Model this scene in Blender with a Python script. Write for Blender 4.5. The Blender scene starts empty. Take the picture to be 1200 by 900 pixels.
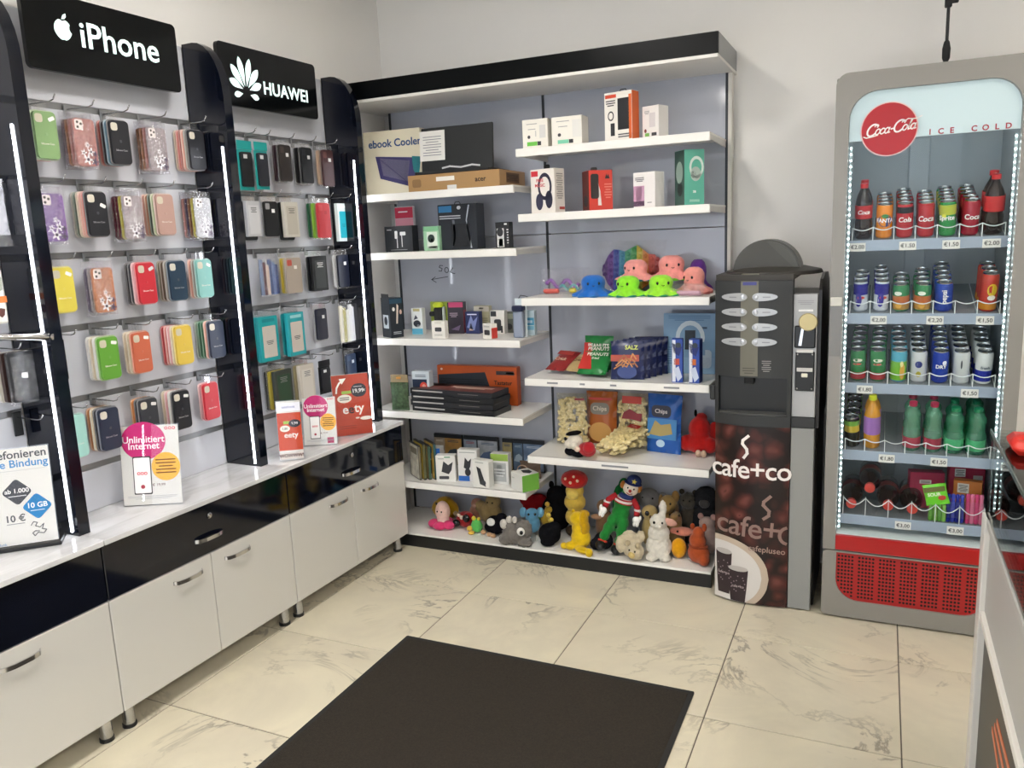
import bpy, bmesh, math, random
from mathutils import Vector, Matrix, Euler
random.seed(7)
PI = math.pi
R = math.radians
S = bpy.context.scene
COL = S.collection

# ------------------------------------------------------------------ camera, world, light, exposure
cam_d = bpy.data.cameras.new('camera')
cam_d.sensor_width = 36.0
cam_d.lens = 939.08 * 36.0 / 1200.0
cam_d.clip_start = 0.02
cam = bpy.data.objects.new('camera', cam_d)
COL.objects.link(cam)
cam.location = (0, 0, 1.62)
cam.rotation_euler = (R(79.5457), R(2.4146), R(24.4496))
S.camera = cam
W = bpy.data.worlds.new('world')
S.world = W
W.use_nodes = True
W.node_tree.nodes['Background'].inputs[0].default_value = (0.80, 0.88, 1.0, 1)   # overcast daylight beyond the added, unseen shop front
W.node_tree.nodes['Background'].inputs[1].default_value = 2.6
S.view_settings.view_transform = 'Standard'
S.view_settings.look = 'None'
S.view_settings.gamma = 1
S.view_settings.use_curve_mapping = False
S.view_settings.exposure = 0.06
PANEL_WATT = 56.0       # emission strength of the ceiling light panels
LED_PILLAR = 18.0       # emission strength of the pillar light strips
LED_FRIDGE = 28.0
HEADER_GLOW = 0.36
# portal in the unseen shop front, added behind the camera to let daylight in
pl = bpy.data.lights.new('added_daylight_portal', 'AREA')
pl.shape = 'RECTANGLE'; pl.size = 3.4; pl.size_y = 2.3
pl.cycles.is_portal = True
po = bpy.data.objects.new('added_daylight_portal', pl)
COL.objects.link(po)
po.location = (-1.0, -2.0, 1.3); po.rotation_euler = (R(-90), 0, 0)

# ------------------------------------------------------------------ helpers
def lin(h):
    h = h.lstrip('#')
    c = [int(h[i:i + 2], 16) / 255 for i in (0, 2, 4)]
    return tuple(x / 12.92 if x <= .04045 else ((x + .055) / 1.055) ** 2.4 for x in c) + (1,)
MC = {}
def mat(h, rough=.5, metal=0, emit=0, coat=0, bump=0, bscale=200, vary=0, vscale=8, spec=.5, sheen=0):
    """Principled material with procedural noise for bump and colour variation."""
    k = (h, rough, metal, emit, coat, bump, bscale, vary, vscale, spec, sheen)
    if k in MC: return MC[k]
    m = bpy.data.materials.new('m_' + h.lstrip('#') + '_%d' % len(MC))
    m.use_nodes = True
    nt = m.node_tree; b = nt.nodes['Principled BSDF']
    b.inputs['Base Color'].default_value = lin(h)
    b.inputs['Roughness'].default_value = rough
    b.inputs['Metallic'].default_value = metal
    b.inputs['Specular IOR Level'].default_value = spec
    b.inputs['Coat Weight'].default_value = coat
    b.inputs['Sheen Weight'].default_value = sheen
    if emit:
        b.inputs['Emission Color'].default_value = lin(h)
        b.inputs['Emission Strength'].default_value = emit
    if bump or vary:
        tc = nt.nodes.new('ShaderNodeTexCoord')
    if vary:
        n = nt.nodes.new('ShaderNodeTexNoise'); n.inputs['Scale'].default_value = vscale; n.inputs['Detail'].default_value = 4
        mr = nt.nodes.new('ShaderNodeMapRange')
        mr.inputs[1].default_value = .3; mr.inputs[2].default_value = .7
        mr.inputs[3].default_value = 1 - vary; mr.inputs[4].default_value = 1 + vary
        mx = nt.nodes.new('ShaderNodeVectorMath'); mx.operation = 'SCALE'
        mx.inputs[0].default_value = lin(h)[:3]
        nt.links.new(tc.outputs['Object'], n.inputs['Vector'])
        nt.links.new(n.outputs['Fac'], mr.inputs[0]); nt.links.new(mr.outputs[0], mx.inputs['Scale'])
        nt.links.new(mx.outputs[0], b.inputs['Base Color'])
    if bump:
        n2 = nt.nodes.new('ShaderNodeTexNoise'); n2.inputs['Scale'].default_value = bscale; n2.inputs['Detail'].default_value = 3
        bp = nt.nodes.new('ShaderNodeBump'); bp.inputs['Strength'].default_value = bump; bp.inputs['Distance'].default_value = .004
        nt.links.new(tc.outputs['Object'], n2.inputs['Vector'])
        nt.links.new(n2.outputs['Fac'], bp.inputs['Height']); nt.links.new(bp.outputs[0], b.inputs['Normal'])
    MC[k] = m
    return m
def clear(h='ffffff', gloss=.12, rough=.05, crinkle=0, haze=0, hcol='eeeef0', fresnel=False):
    """Thin clear plastic or glass: transparent with a fixed share of reflection and of milky haze."""
    k = ('clear', h, gloss, rough, crinkle, haze, hcol, fresnel)
    if k in MC: return MC[k]
    m = bpy.data.materials.new('m_clear_%d' % len(MC)); m.use_nodes = True
    nt = m.node_tree; nt.nodes.remove(nt.nodes['Principled BSDF'])
    out = nt.nodes['Material Output']
    t = nt.nodes.new('ShaderNodeBsdfTransparent'); t.inputs[0].default_value = lin(h)
    g = nt.nodes.new('ShaderNodeBsdfGlossy'); g.inputs['Roughness'].default_value = rough
    mx = nt.nodes.new('ShaderNodeMixShader'); mx.inputs[0].default_value = gloss
    if fresnel:
        fr = nt.nodes.new('ShaderNodeFresnel'); fr.inputs[0].default_value = 1.5
        nt.links.new(fr.outputs[0], mx.inputs[0])
    nt.links.new(t.outputs[0], mx.inputs[1]); nt.links.new(g.outputs[0], mx.inputs[2])
    last = mx
    if haze:
        d = nt.nodes.new('ShaderNodeBsdfDiffuse'); d.inputs[0].default_value = lin(hcol)
        m2 = nt.nodes.new('ShaderNodeMixShader'); m2.inputs[0].default_value = haze
        nt.links.new(mx.outputs[0], m2.inputs[1]); nt.links.new(d.outputs[0], m2.inputs[2]); last = m2
    if crinkle:
        tc = nt.nodes.new('ShaderNodeTexCoord')
        n = nt.nodes.new('ShaderNodeTexNoise'); n.inputs['Scale'].default_value = crinkle; n.inputs['Detail'].default_value = 5
        bp = nt.nodes.new('ShaderNodeBump'); bp.inputs['Strength'].default_value = 1; bp.inputs['Distance'].default_value = .02
        nt.links.new(tc.outputs['Object'], n.inputs['Vector']); nt.links.new(n.outputs['Fac'], bp.inputs['Height'])
        nt.links.new(bp.outputs[0], g.inputs['Normal'])
    nt.links.new(last.outputs[0], out.inputs[0])
    MC[k] = m
    return m

# shapes are (verts, faces) pairs
def join(*vs):
    V = []; F = []
    for v, f in vs:
        o = len(V); V += list(v); F += [tuple(i + o for i in q) for q in f]
    return V, F
def xf(vf, loc=(0, 0, 0), rot=(0, 0, 0), sc=(1, 1, 1)):
    M = Matrix.Translation(loc) @ Euler(rot).to_matrix().to_4x4() @ Matrix.Diagonal(Vector(sc).to_4d())
    return [tuple(M @ Vector(v)) for v in vf[0]], vf[1]
def box(x0, x1, y0, y1, z0, z1, b=.0):
    """Box from bounds, edges chamfered by b."""
    b = min(b, (x1 - x0) * .45, (y1 - y0) * .45, (z1 - z0) * .45)
    if b <= 0:
        V = [(x, y, z) for x in (x0, x1) for y in (y0, y1) for z in (z0, z1)]
        return V, [(0, 1, 3, 2), (4, 6, 7, 5), (0, 4, 5, 1), (2, 3, 7, 6), (0, 2, 6, 4), (1, 5, 7, 3)]
    V = []; idx = {}
    lo = (x0, y0, z0); hi = (x1, y1, z1)
    for sx in (0, 1):
        for sy in (0, 1):
            for sz in (0, 1):
                s = (sx, sy, sz)
                for a in range(3):
                    p = [0, 0, 0]
                    for k in range(3):
                        e = hi[k] if s[k] else lo[k]
                        if k != a: e += -b if s[k] else b
                        p[k] = e
                    idx[(s, a)] = len(V); V.append(tuple(p))
    F = []
    for a in range(3):
        u, w = (a + 1) % 3, (a + 2) % 3
        for sa in (0, 1):
            q = []
            for (i, j) in ((0, 0), (1, 0), (1, 1), (0, 1)):
                s = [0, 0, 0]; s[a] = sa; s[u] = i; s[w] = j; q.append(idx[(tuple(s), a)])
            F.append(tuple(q) if sa else tuple(reversed(q)))
    for a in range(3):
        u, w = (a + 1) % 3, (a + 2) % 3
        for i in (0, 1):
            for j in (0, 1):
                s0 = [0, 0, 0]; s0[u] = i; s0[w] = j; s1 = list(s0); s1[a] = 1
                s0 = tuple(s0); s1 = tuple(s1)
                F.append((idx[(s0, u)], idx[(s1, u)], idx[(s1, w)], idx[(s0, w)]))
    for sx in (0, 1):
        for sy in (0, 1):
            for sz in (0, 1):
                s = (sx, sy, sz); F.append((idx[(s, 0)], idx[(s, 1)], idx[(s, 2)]))
    return V, F
def cb(cx, cy, cz, sx, sy, sz, b=0): return box(cx - sx / 2, cx + sx / 2, cy - sy / 2, cy + sy / 2, cz - sz / 2, cz + sz / 2, b)
def rrect(w, h, r, n=4, cx=0, cy=0, corners=(1, 1, 1, 1)):
    """Rounded rectangle outline, counter-clockwise from lower right."""
    P = []
    for k, (sx, sy, a0) in enumerate(((1, -1, -90), (1, 1, 0), (-1, 1, 90), (-1, -1, 180))):
        rr = r if corners[k] else .0004
        for i in range(n + 1):
            a = R(a0 + 90 * i / n)
            P.append((cx + sx * (w / 2 - rr) + rr * math.cos(a), cy + sy * (h / 2 - rr) + rr * math.sin(a)))
    return P
def ell(rx, ry, n=20, cx=0, cy=0): return [(cx + rx * math.cos(2 * PI * i / n), cy + ry * math.sin(2 * PI * i / n)) for i in range(n)]
def prism(P, y0, y1):
    """Outline in (x, z) extruded along y."""
    n = len(P)
    V = [(x, y0, z) for x, z in P] + [(x, y1, z) for x, z in P]
    return V, [tuple(range(n)), tuple(reversed(range(n, 2 * n)))] + [(i, i + n, (i + 1) % n + n, (i + 1) % n) for i in range(n)]
def ring(A, B, y0, y1):
    """Frame between two outlines with the same number of points, extruded along y."""
    n = len(A); V = []
    for P in (A, B):
        for y in (y0, y1): V += [(x, y, z) for x, z in P]
    F = []
    for i in range(n):
        j = (i + 1) % n
        F += [(i, j, 2 * n + j, 2 * n + i), (n + i, 3 * n + i, 3 * n + j, n + j), (i, n + i, n + j, j), (2 * n + i, 2 * n + j, 3 * n + j, 3 * n + i)]
    return V, F
def lathe(prof, n=16, cap=True):
    V = []; F = []
    for r, z in prof:
        for i in range(n): V.append((r * math.cos(2 * PI * i / n), r * math.sin(2 * PI * i / n), z))
    for k in range(len(prof) - 1):
        for i in range(n):
            j = (i + 1) % n
            F.append((k * n + i, k * n + j, (k + 1) * n + j, (k + 1) * n + i))
    if cap: F += [tuple(reversed(range(n))), tuple(range((len(prof) - 1) * n, len(prof) * n))]
    return V, F
def tube(pts, r, n=6, closed=False):
    pts = [Vector(p) for p in pts]; V = []; F = []; m = len(pts)
    for k, p in enumerate(pts):
        a = pts[(k - 1) % m] if (closed or k > 0) else p
        b = pts[(k + 1) % m] if (closed or k < m - 1) else p
        d = (b - a).normalized()
        u = d.cross(Vector((0, 0, 1)) if abs(d.z) < .9 else Vector((1, 0, 0))).normalized(); w = d.cross(u)
        for i in range(n):
            an = 2 * PI * i / n; q = p + r * (math.cos(an) * u + math.sin(an) * w); V.append(tuple(q))
    for k in range(m if closed else m - 1):
        k2 = (k + 1) % m
        for i in range(n):
            j = (i + 1) % n; F.append((k * n + i, k * n + j, k2 * n + j, k2 * n + i))
    if not closed: F += [tuple(reversed(range(n))), tuple(range((m - 1) * n, m * n))]
    return V, F
def ball(c, r, n=10, m=7, rot=(0, 0, 0)):
    if not hasattr(r, '__len__'): r = (r, r, r)
    V = [(0, 0, -1)]; F = []
    for k in range(1, m):
        a = -PI / 2 + PI * k / m
        V += [(math.cos(a) * math.cos(2 * PI * i / n), math.cos(a) * math.sin(2 * PI * i / n), math.sin(a)) for i in range(n)]
    V.append((0, 0, 1)); t = len(V) - 1
    for i in range(n):
        j = (i + 1) % n
        F.append((0, 1 + j, 1 + i)); F.append((t, t - n + i, t - n + j))
        for k in range(m - 2): F.append((1 + k * n + i, 1 + k * n + j, 1 + (k + 1) * n + j, 1 + (k + 1) * n + i))
    return xf((V, F), c, rot, r)
TC = {}
def text(s, size, depth=.0006, shear=0, bold=0, spacing=1.0, align='CENTER'):
    """Lettering standing in the xz plane, facing -y, centred on the origin."""
    k = (s, size, depth, shear, bold, spacing, align)
    if k not in TC:
        cu = bpy.data.curves.new('t', 'FONT'); cu.body = s; cu.size = size; cu.extrude = depth / 2; cu.offset = bold
        cu.shear = shear; cu.space_character = spacing; cu.align_x = align; cu.align_y = 'CENTER'; cu.resolution_u = 3
        ob = bpy.data.objects.new('t', cu)
        me = ob.to_mesh()
        TC[k] = ([(v.co.x, -v.co.z, v.co.y) for v in me.vertices], [tuple(p.vertices) for p in me.polygons])
        ob.to_mesh_clear(); bpy.data.objects.remove(ob); bpy.data.curves.remove(cu)
    return TC[k]
def wrap(vf, r):
    """Bend a flat print standing in the xz plane around an upright cylinder of radius r."""
    return [((r - y) * math.sin(x / r), -(r - y) * math.cos(x / r), z) for x, y, z in vf[0]], vf[1]
def lines(w, h, n, t=.45):
    vs = []
    for i in range(n):
        z = h / 2 - h * (i + .5) / n; ww = w * (1 if i % 3 != 2 else .7)
        vs.append(box(-ww / 2, ww / 2, -.0004, .0004, z - h / n * t / 2, z + h / n * t / 2))
    return join(*vs)
def stroke(P, w, y0=-.0005, y1=.0005):
    """Pen stroke of width w along a polyline in (x, z)."""
    vs = []
    for a, b in zip(P, P[1:]):
        dx, dz = b[0] - a[0], b[1] - a[1]; L = math.hypot(dx, dz) or 1e-9
        nx, nz = -dz / L * w / 2, dx / L * w / 2; ex, ez = dx / L * w / 3, dz / L * w / 3
        vs.append(prism([(a[0] - ex - nx, a[1] - ez - nz), (b[0] + ex - nx, b[1] + ez - nz), (b[0] + ex + nx, b[1] + ez + nz), (a[0] - ex + nx, a[1] - ez + nz)], y0 - .00014 * (len(vs) % 3), y1))
    return join(*vs)

MESH = {}
def mesh(vf, m, smooth=False, key=None):
    if key is not None:
        kk = (key, m.name)
        if kk in MESH: return MESH[kk]
    me = bpy.data.meshes.new('mesh')
    me.from_pydata(vf[0] if vf else [], [], vf[1] if vf else [])
    bm = bmesh.new(); bm.from_mesh(me)
    bmesh.ops.recalc_face_normals(bm, faces=bm.faces)
    bm.to_mesh(me); bm.free()
    if smooth:
        me.polygons.foreach_set('use_smooth', [True] * len(me.polygons))
        if smooth is not True and hasattr(me, 'set_sharp_from_angle'): me.set_sharp_from_angle(angle=R(smooth))
    me.materials.append(m)
    if key is not None: MESH[kk] = me
    return me
def tag(o, label=None, cat=None, group=None, kind=None):
    if label: o['label'] = label
    if cat: o['category'] = cat
    if group: o['group'] = group
    if kind: o['kind'] = kind
    return o
def mk(name, vf, m, parent=None, loc=(0, 0, 0), rot=(0, 0, 0), smooth=False, key=None, label=None, cat=None, group=None, kind=None):
    o = bpy.data.objects.new(name, mesh(vf() if callable(vf) and (key is None or (key, m.name) not in MESH) else (None if callable(vf) else vf), m, smooth, key))
    COL.objects.link(o); o.parent = parent; o.location = loc; o.rotation_euler = rot
    return tag(o, label, cat, group, kind)
def top(name, label, cat, loc=(0, 0, 0), rz=0, group=None, kind=None, rx=0):
    o = bpy.data.objects.new(name, None); o.empty_display_size = .05
    COL.objects.link(o); o.location = loc; o.rotation_euler = (rx, 0, rz)
    return tag(o, label, cat, group, kind)
def copy_tree(o, parent=None):
    c = o.copy(); COL.objects.link(c); c.parent = parent
    for ch in o.children: copy_tree(ch, c)
    return c

# the left wall and its counter run a little askew: d = distance behind the door fronts, s = distance along the wall
YAW = .0231
LN = Vector((math.cos(YAW), -math.sin(YAW), 0)); LT = Vector((math.sin(YAW), math.cos(YAW), 0))
LO = Vector((-2.2625, 2.5, 0)) - 2.5 * LT
LROT = PI / 2 - YAW
def L(d, s, z): return LO - d * LN + s * LT + Vector((0, 0, z))

# ------------------------------------------------------------------ shared materials
WHITE = mat('d3d1cb', .2, coat=.3)
WHITE2 = mat('e4e4e6', .3)
BLACKG = mat('0a0e1a', .07, spec=.55)
BLACK = mat('141517', .4)
BLACKM = mat('1d1e20', .7)
CHROME = mat('d0d0d2', .16, metal=1)
STEEL = mat('a8a8aa', .3, metal=1)
GREYM = mat('8d8f92', .35, metal=.6)
PAPER = mat('dfddd8', .6)
INK = mat('26272b', .6)
GREYINK = mat('8a8b90', .6)
CLEAR = clear('ffffff', .10, .04)
POUCH = clear('fdfdff', .13, .10, crinkle=60, haze=.025)
LEDM = mat('f4f8ff', .5, emit=LED_PILLAR)

# ------------------------------------------------------------------ room
def wallmat():
    m = mat('edebe8', .85, bump=.05, bscale=300, vary=.02, vscale=1.5); return m
WALL = wallmat()
Y_BACK = 3.93; X_RIGHT = 2.3; Y_FRONT = -2.0; Z_CEIL = 2.95
mk('wall_back', box(-3.1, X_RIGHT + .1, Y_BACK, Y_BACK + .1, -.02, Z_CEIL), WALL, kind='structure')
mk('wall_left', box(-4.6, 1.6, 0, .1, -.02, Z_CEIL), WALL, loc=L(.302, 2.4, 0), rot=(0, 0, LROT), kind='structure')
mk('wall_right', box(X_RIGHT, X_RIGHT + .1, Y_FRONT, Y_BACK, -.02, Z_CEIL), WALL, kind='structure')
mk('wall_front', join(box(-3.1, -2.7, Y_FRONT - .1, Y_FRONT, 0, Z_CEIL), box(.7, X_RIGHT, Y_FRONT - .1, Y_FRONT, 0, Z_CEIL), box(-2.7, .7, Y_FRONT - .1, Y_FRONT, 2.45, Z_CEIL), box(-2.7, .7, Y_FRONT - .1, Y_FRONT, 0, .15)), WALL, kind='structure')
w1 = mk('added_window', join(*[box(x - .03, x + .03, Y_FRONT - .08, Y_FRONT - .02, .15, 2.45) for x in (-2.67, -1.55, -.43, .67)]), mat('3a3c40', .4), kind='structure')  # unseen window added for daylight, opening kept left to dim the right wall
for a, b in ((-2.64, -1.58), (-1.52, -.46), (-.40, .64)):
    mk('pane', box(a, b, Y_FRONT - .055, Y_FRONT - .049, .15, 2.45), clear('ffffff', .06, .02), w1)
mk('ceiling', box(-3.1, X_RIGHT + .1, Y_FRONT - .1, Y_BACK + .1, Z_CEIL, Z_CEIL + .1), mat('e9e6e0', .9), kind='structure')

# floor: 60 cm marbled porcelain tiles with recessed joints
def tilemat():
    m = bpy.data.materials.new('m_marble_tile'); m.use_nodes = True
    nt = m.node_tree; b = nt.nodes['Principled BSDF']; N = nt.nodes.new; Lk = nt.links.new
    oi = N('ShaderNodeObjectInfo'); tc = N('ShaderNodeTexCoord')
    ad = N('ShaderNodeVectorMath'); ad.operation = 'MULTIPLY_ADD'
    cv = N('ShaderNodeCombineXYZ'); Lk(oi.outputs['Random'], cv.inputs[0]); Lk(oi.outputs['Random'], cv.inputs[1])
    Lk(cv.outputs[0], ad.inputs[0]); ad.inputs[1].default_value = (17, 31, 0); Lk(tc.outputs['Object'], ad.inputs[2])
    def vein(scale, dist, lo, hi):
        n0 = N('ShaderNodeTexNoise'); n0.inputs['Scale'].default_value = scale * 1.3; n0.inputs['Detail'].default_value = 6; n0.inputs['Roughness'].default_value = .62
        Lk(ad.outputs[0], n0.inputs['Vector'])
        n0.inputs['Distortion'].default_value = dist
        sb = N('ShaderNodeMath'); sb.operation = 'SUBTRACT'; sb.inputs[1].default_value = .5; Lk(n0.outputs['Fac'], sb.inputs[0])
        ab = N('ShaderNodeMath'); ab.operation = 'ABSOLUTE'; Lk(sb.outputs[0], ab.inputs[0])
        mr = N('ShaderNodeMapRange'); mr.inputs[1].default_value = lo; mr.inputs[2].default_value = hi; mr.inputs[3].default_value = 1; mr.inputs[4].default_value = 0
        Lk(ab.outputs[0], mr.inputs[0]); return mr
    v1 = vein(1.5, 1.2, .0, .02); v2 = vein(.9, .8, .0, .16)
    msk = N('ShaderNodeTexNoise'); msk.inputs['Scale'].default_value = 2.2; Lk(ad.outputs[0], msk.inputs['Vector'])
    mm = N('ShaderNodeMapRange'); mm.inputs[1].default_value = .46; mm.inputs[2].default_value = .64; Lk(msk.outputs['Fac'], mm.inputs[0])
    mu = N('ShaderNodeMath'); mu.operation = 'MULTIPLY'; Lk(v1.outputs[0], mu.inputs[0]); Lk(mm.outputs[0], mu.inputs[1])
    c1 = N('ShaderNodeMix'); c1.data_type = 'RGBA'; c1.inputs[6].default_value = lin('e2d9c0'); c1.inputs[7].default_value = lin('d5ccb6')
    Lk(v2.outputs[0], c1.inputs[0])
    c2 = N('ShaderNodeMix'); c2.data_type = 'RGBA'; c2.inputs[7].default_value = lin('98907f')
    Lk(c1.outputs[2], c2.inputs[6]); Lk(mu.outputs[0], c2.inputs[0])
    Lk(c2.outputs[2], b.inputs['Base Color'])
    b.inputs['Roughness'].default_value = .28
    return m
fl = mk('floor', box(-3.1, X_RIGHT + .1, Y_FRONT - .1, Y_BACK + .1, -.03, -.003), mat('6f675c', .9), kind='structure')
TM = tilemat(); GX, GY = -.4877, 3.0705; g = .0022
for i in range(-5, 6):
    for j in range(-9, 3):
        x0 = GX + .6 * i; y0 = GY + .6 * j
        a, b_, c, d = max(x0, -2.9), min(x0 + .6, X_RIGHT), max(y0, Y_FRONT), min(y0 + .6, Y_BACK)
        if b_ - a < .05 or d - c < .05: continue
        full = abs(b_ - a - .6) < 1e-6 and abs(d - c - .6) < 1e-6
        cx, cy = (a + b_) / 2, (c + d) / 2
        mk('tile', box(a - cx + g, b_ - cx - g, c - cy + g, d - cy - g, -.02, 0, .0012), TM, fl, (cx, cy, 0), key='tile' if full else None)

# ceiling light panels (the room's own lamps)
LP = mat('fffaf3', .5, emit=PANEL_WATT)
cl0 = None
for k, (x, y, where) in enumerate(((-1.35, 2.15, 'nearest the wall shelving'), (1.35, 1.35, 'nearest the drinks fridge'), (-1.35, .55, 'above the door mat'), (1.35, .1, 'above the glass counter'), (-1.35, -1.0, 'by the shop front, cabinet side'), (1.35, -1.2, 'by the shop front, counter side'))):
    if cl0 is None:
        o = cl0 = top('ceiling_light', '', 'lamp')
        mk('lamp_frame', ring(rrect(.40, .40, .01, 1), rrect(.36, .36, .01, 1), -.02, 0), mat('f0f0f0', .4), o, rot=(R(90), 0, 0))
        mk('diffuser', box(-.18, .18, -.18, .18, -.012, -.004), LP, o)
    else: o = copy_tree(cl0)
    o.location = (x, y, Z_CEIL - .003)
    tag(o, 'square white ceiling light panel ' + where, 'lamp', 'ceiling light panels')

# dirt-trapping mat
MATM = mat('2c251c', .95, bump=.9, bscale=420, vary=.30, vscale=170)
dm = top('door_mat', 'large dark charcoal ribbed floor mat lying on the tiles', 'mat', (-1.142, 1.7, 0))
mk('mat_pile', box(-.578, .578, -.885, .885, .001, .009, .003), MATM, dm)
mk('mat_border', ring(rrect(1.19, 1.804, .004, 1), rrect(1.15, 1.764, .004, 1), 0, .006), mat('222120', .8), dm, rot=(R(90), 0, 0), loc=(0, 0, .001))
# ------------------------------------------------------------------ cabinet row along the left wall
ZT, ZB, ZO = .7057, .490, .088
LEGM = mat('b9b9bb', .25, metal=1)
def arch_handle(length, black_left=True):
    h = length / 2
    P = [(-h, 0), (-h + .012, -.016), (-h * .4, -.024), (h * .4, -.024), (h - .012, -.016), (h, 0)]
    V = []; F = []
    for x, y in P:
        for z in (-.007, .007):
            V.append((x, y, z))
    for x, y in P:
        for z in (-.007, .007):
            V.append((x, y + .006, z))
    n = len(P) * 2
    for i in range(len(P) - 1):
        a = 2 * i
        F += [(a, a + 1, a + 3, a + 2), (n + a, n + a + 2, n + a + 3, n + a + 1), (a, a + 2, n + a + 2, n + a), (a + 1, n + a + 1, n + a + 3, a + 3)]
    F += [(0, n, n + 1, 1), (n - 2, n - 1, 2 * n - 1, 2 * n - 2)]
    return V, F
def cabinet(s0, s1, label, drawer_gloss=BLACKG, locked=True):
    w = s1 - s0
    t = top('base_cabinet', label, 'cabinet', L(0, (s0 + s1) / 2, 0), LROT, 'white cabinets with black drawers along the wall')
    mk('carcass', box(-w / 2 + .002, w / 2 - .002, .02, .295, ZO + .004, ZT - .02, .002), WHITE2, t)
    dr = mk('drawer_front', box(-w / 2 + .002, w / 2 - .002, 0, .019, ZB + .002, ZT - .021, .002), drawer_gloss, t, label='glossy black drawer front')
    mk('handle', arch_handle(.135), CHROME, dr, (0, 0, .556), smooth=40)
    if locked:
        lk = mk('lock', xf(lathe([(.0, 0), (.011, 0), (.011, .004), (.008, .006), (0, .006)], 14, False), rot=(R(90), 0, 0)), CHROME, dr, (.012, 0, .634), smooth=40)
    for k, c in ((-1, -.075), (1, .075)):
        x0, x1 = (-w / 2 + .002, -.0015) if k < 0 else (.0015, w / 2 - .002)
        d = mk('door', box(x0, x1, 0, .019, ZO, ZB - .002, .002), WHITE, t, label='white gloss door')
        hx = -.115 if k < 0 else .13
        h = mk('handle', arch_handle(.135), CHROME, d, (hx, 0, .441), smooth=40)
    for sx in (-1, 1):
        for yy in (.045, .25):
            lg = mk('leg', lathe([(.021, .012), (.021, ZO + .004)], 16), LEGM, t, (sx * (w / 2 - .045), yy, 0), smooth=40, key='cableg')
            mk('foot_cap', lathe([(.024, 0), (.024, .012), (.021, .014)], 16), BLACK, lg, key='cabfoot', smooth=40)
    return t
cabinet(-.08, .80, 'white cabinet with black top panel, out of view at the start of the row', locked=False)
cabinet(.80, 1.68, 'white cabinet with black top panel under the leaflet holder, nearest the viewer', locked=False)
cabinet(1.68, 2.56, 'white cabinet with black drawer below the phone cases, middle of the row')
cabinet(2.56, 3.44, 'white cabinet with black drawer meeting the wall shelving, last of the row')
def marblemat():
    m = bpy.data.materials.new('m_marble_top'); m.use_nodes = True
    nt = m.node_tree; b = nt.nodes['Principled BSDF']
    tc = nt.nodes.new('ShaderNodeTexCoord'); mp = nt.nodes.new('ShaderNodeMapping'); mp.inputs['Scale'].default_value = (1, 5, 1)
    n = nt.nodes.new('ShaderNodeTexNoise'); n.inputs['Scale'].default_value = 3.5; n.inputs['Detail'].default_value = 6; n.inputs['Distortion'].default_value = .8
    cr = nt.nodes.new('ShaderNodeValToRGB'); cr.color_ramp.elements[0].position = .35; cr.color_ramp.elements[0].color = lin('cccccd')
    cr.color_ramp.elements[1].position = .55; cr.color_ramp.elements[1].color = lin('dcdcde')
    nt.links.new(tc.outputs['Object'], mp.inputs[0]); nt.links.new(mp.outputs[0], n.inputs['Vector']); nt.links.new(n.outputs['Fac'], cr.inputs[0])
    nt.links.new(cr.outputs[0], b.inputs['Base Color']); b.inputs['Roughness'].default_value = .12; b.inputs['Coat Weight'].default_value = .4
    return m
MARB = marblemat()
mk('worktop', box(-1.32, .439, -.02, .296, -.019, 0, .002), MARB, loc=L(0, 1.24, ZT), rot=(0, 0, LROT), label='glossy white marbled worktop section under the acrylic leaflet holder', cat='worktop')
mk('worktop', box(-.879, .87, -.02, .296, -.019, 0, .002), MARB, loc=L(0, 2.56, ZT), rot=(0, 0, LROT), label='long glossy white marbled worktop carrying the price posters', cat='worktop')

# ------------------------------------------------------------------ slat wall bays
BAYS = ((.866, 1.674, 'leftmost bay beside the picture edge'), (1.716, 2.519, 'left bay under the fruit-logo sign'), (2.561, 3.371, 'right bay under the petal-logo sign'))
RAILZ = [2.118 - .25 * k for k in range(6)]
RAILM = mat('8f9092', .35, metal=.7)
for s0, s1, nm in BAYS:
    w = s1 - s0
    zr = RAILZ if s0 < 2.5 else [z - .017 for z in RAILZ]
    t = top('slat_wall', 'white slatted display panel of the ' + nm, 'display panel', L(.286, (s0 + s1) / 2, ZT), LROT)
    zz = [2.41] + zr + [ZT + .001]
    for k in range(len(zz) - 1):
        hi = zz[k] - (.011 if k else 0); lo = zz[k + 1] + (.011 if k < len(zz) - 2 else 0)
        mk('board', box(-w / 2 + .001, w / 2 - .001, 0, .014, lo - ZT, hi - ZT, .002), mat('c9cbd3', .2), t)
    for z in zr:
        mk('rail', box(-w / 2 + .001, w / 2 - .001, .005, .014, z - .011 - ZT, z + .011 - ZT), RAILM, t)

# ------------------------------------------------------------------ black pillars with light strips
def pillar(s0, label, plate=False):
    t = top('display_pillar', label, 'pillar', L(.285, s0, ZT + .0005), LROT)
    H = 2.417 - ZT; D = .192
    # profile in (depth, z): depth 0 at the panel, -D at the front edge
    P = [(0, 0), (0, H)]
    P += [(-.055 - (D - .055) * math.sin(R(a)), H - .215 + .215 * math.cos(R(a))) for a in (0, 12, 25, 38, 52, 66, 78, 90)]
    P += [(-D, 0)]
    V = [(0, y, z) for y, z in P] + [(.041, y, z) for y, z in P]; n = len(P)
    mk('pillar_body', (V, [tuple(range(n)), tuple(reversed(range(n, 2 * n)))] + [(i, i + n, (i + 1) % n + n, (i + 1) % n) for i in range(n)]), BLACKG, t, smooth=25)
    for x0, x1 in ((-.0045, 0), (.041, .0455)):
        mk('light_strip', box(x0, x1, -.1655, -.158, .012, 1.31, .001), LEDM, t, label='glowing white light strip')
    if plate: mk('cover_plate', box(.041, .047, -.19, -.14, .52, .65, .002), BLACKG, t)
    return t
pillar(-.025, 'tall black gloss pillar at the start of the row, out of view')
pillar(.824, 'tall black gloss pillar left of the leftmost bay, out of view')
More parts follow.
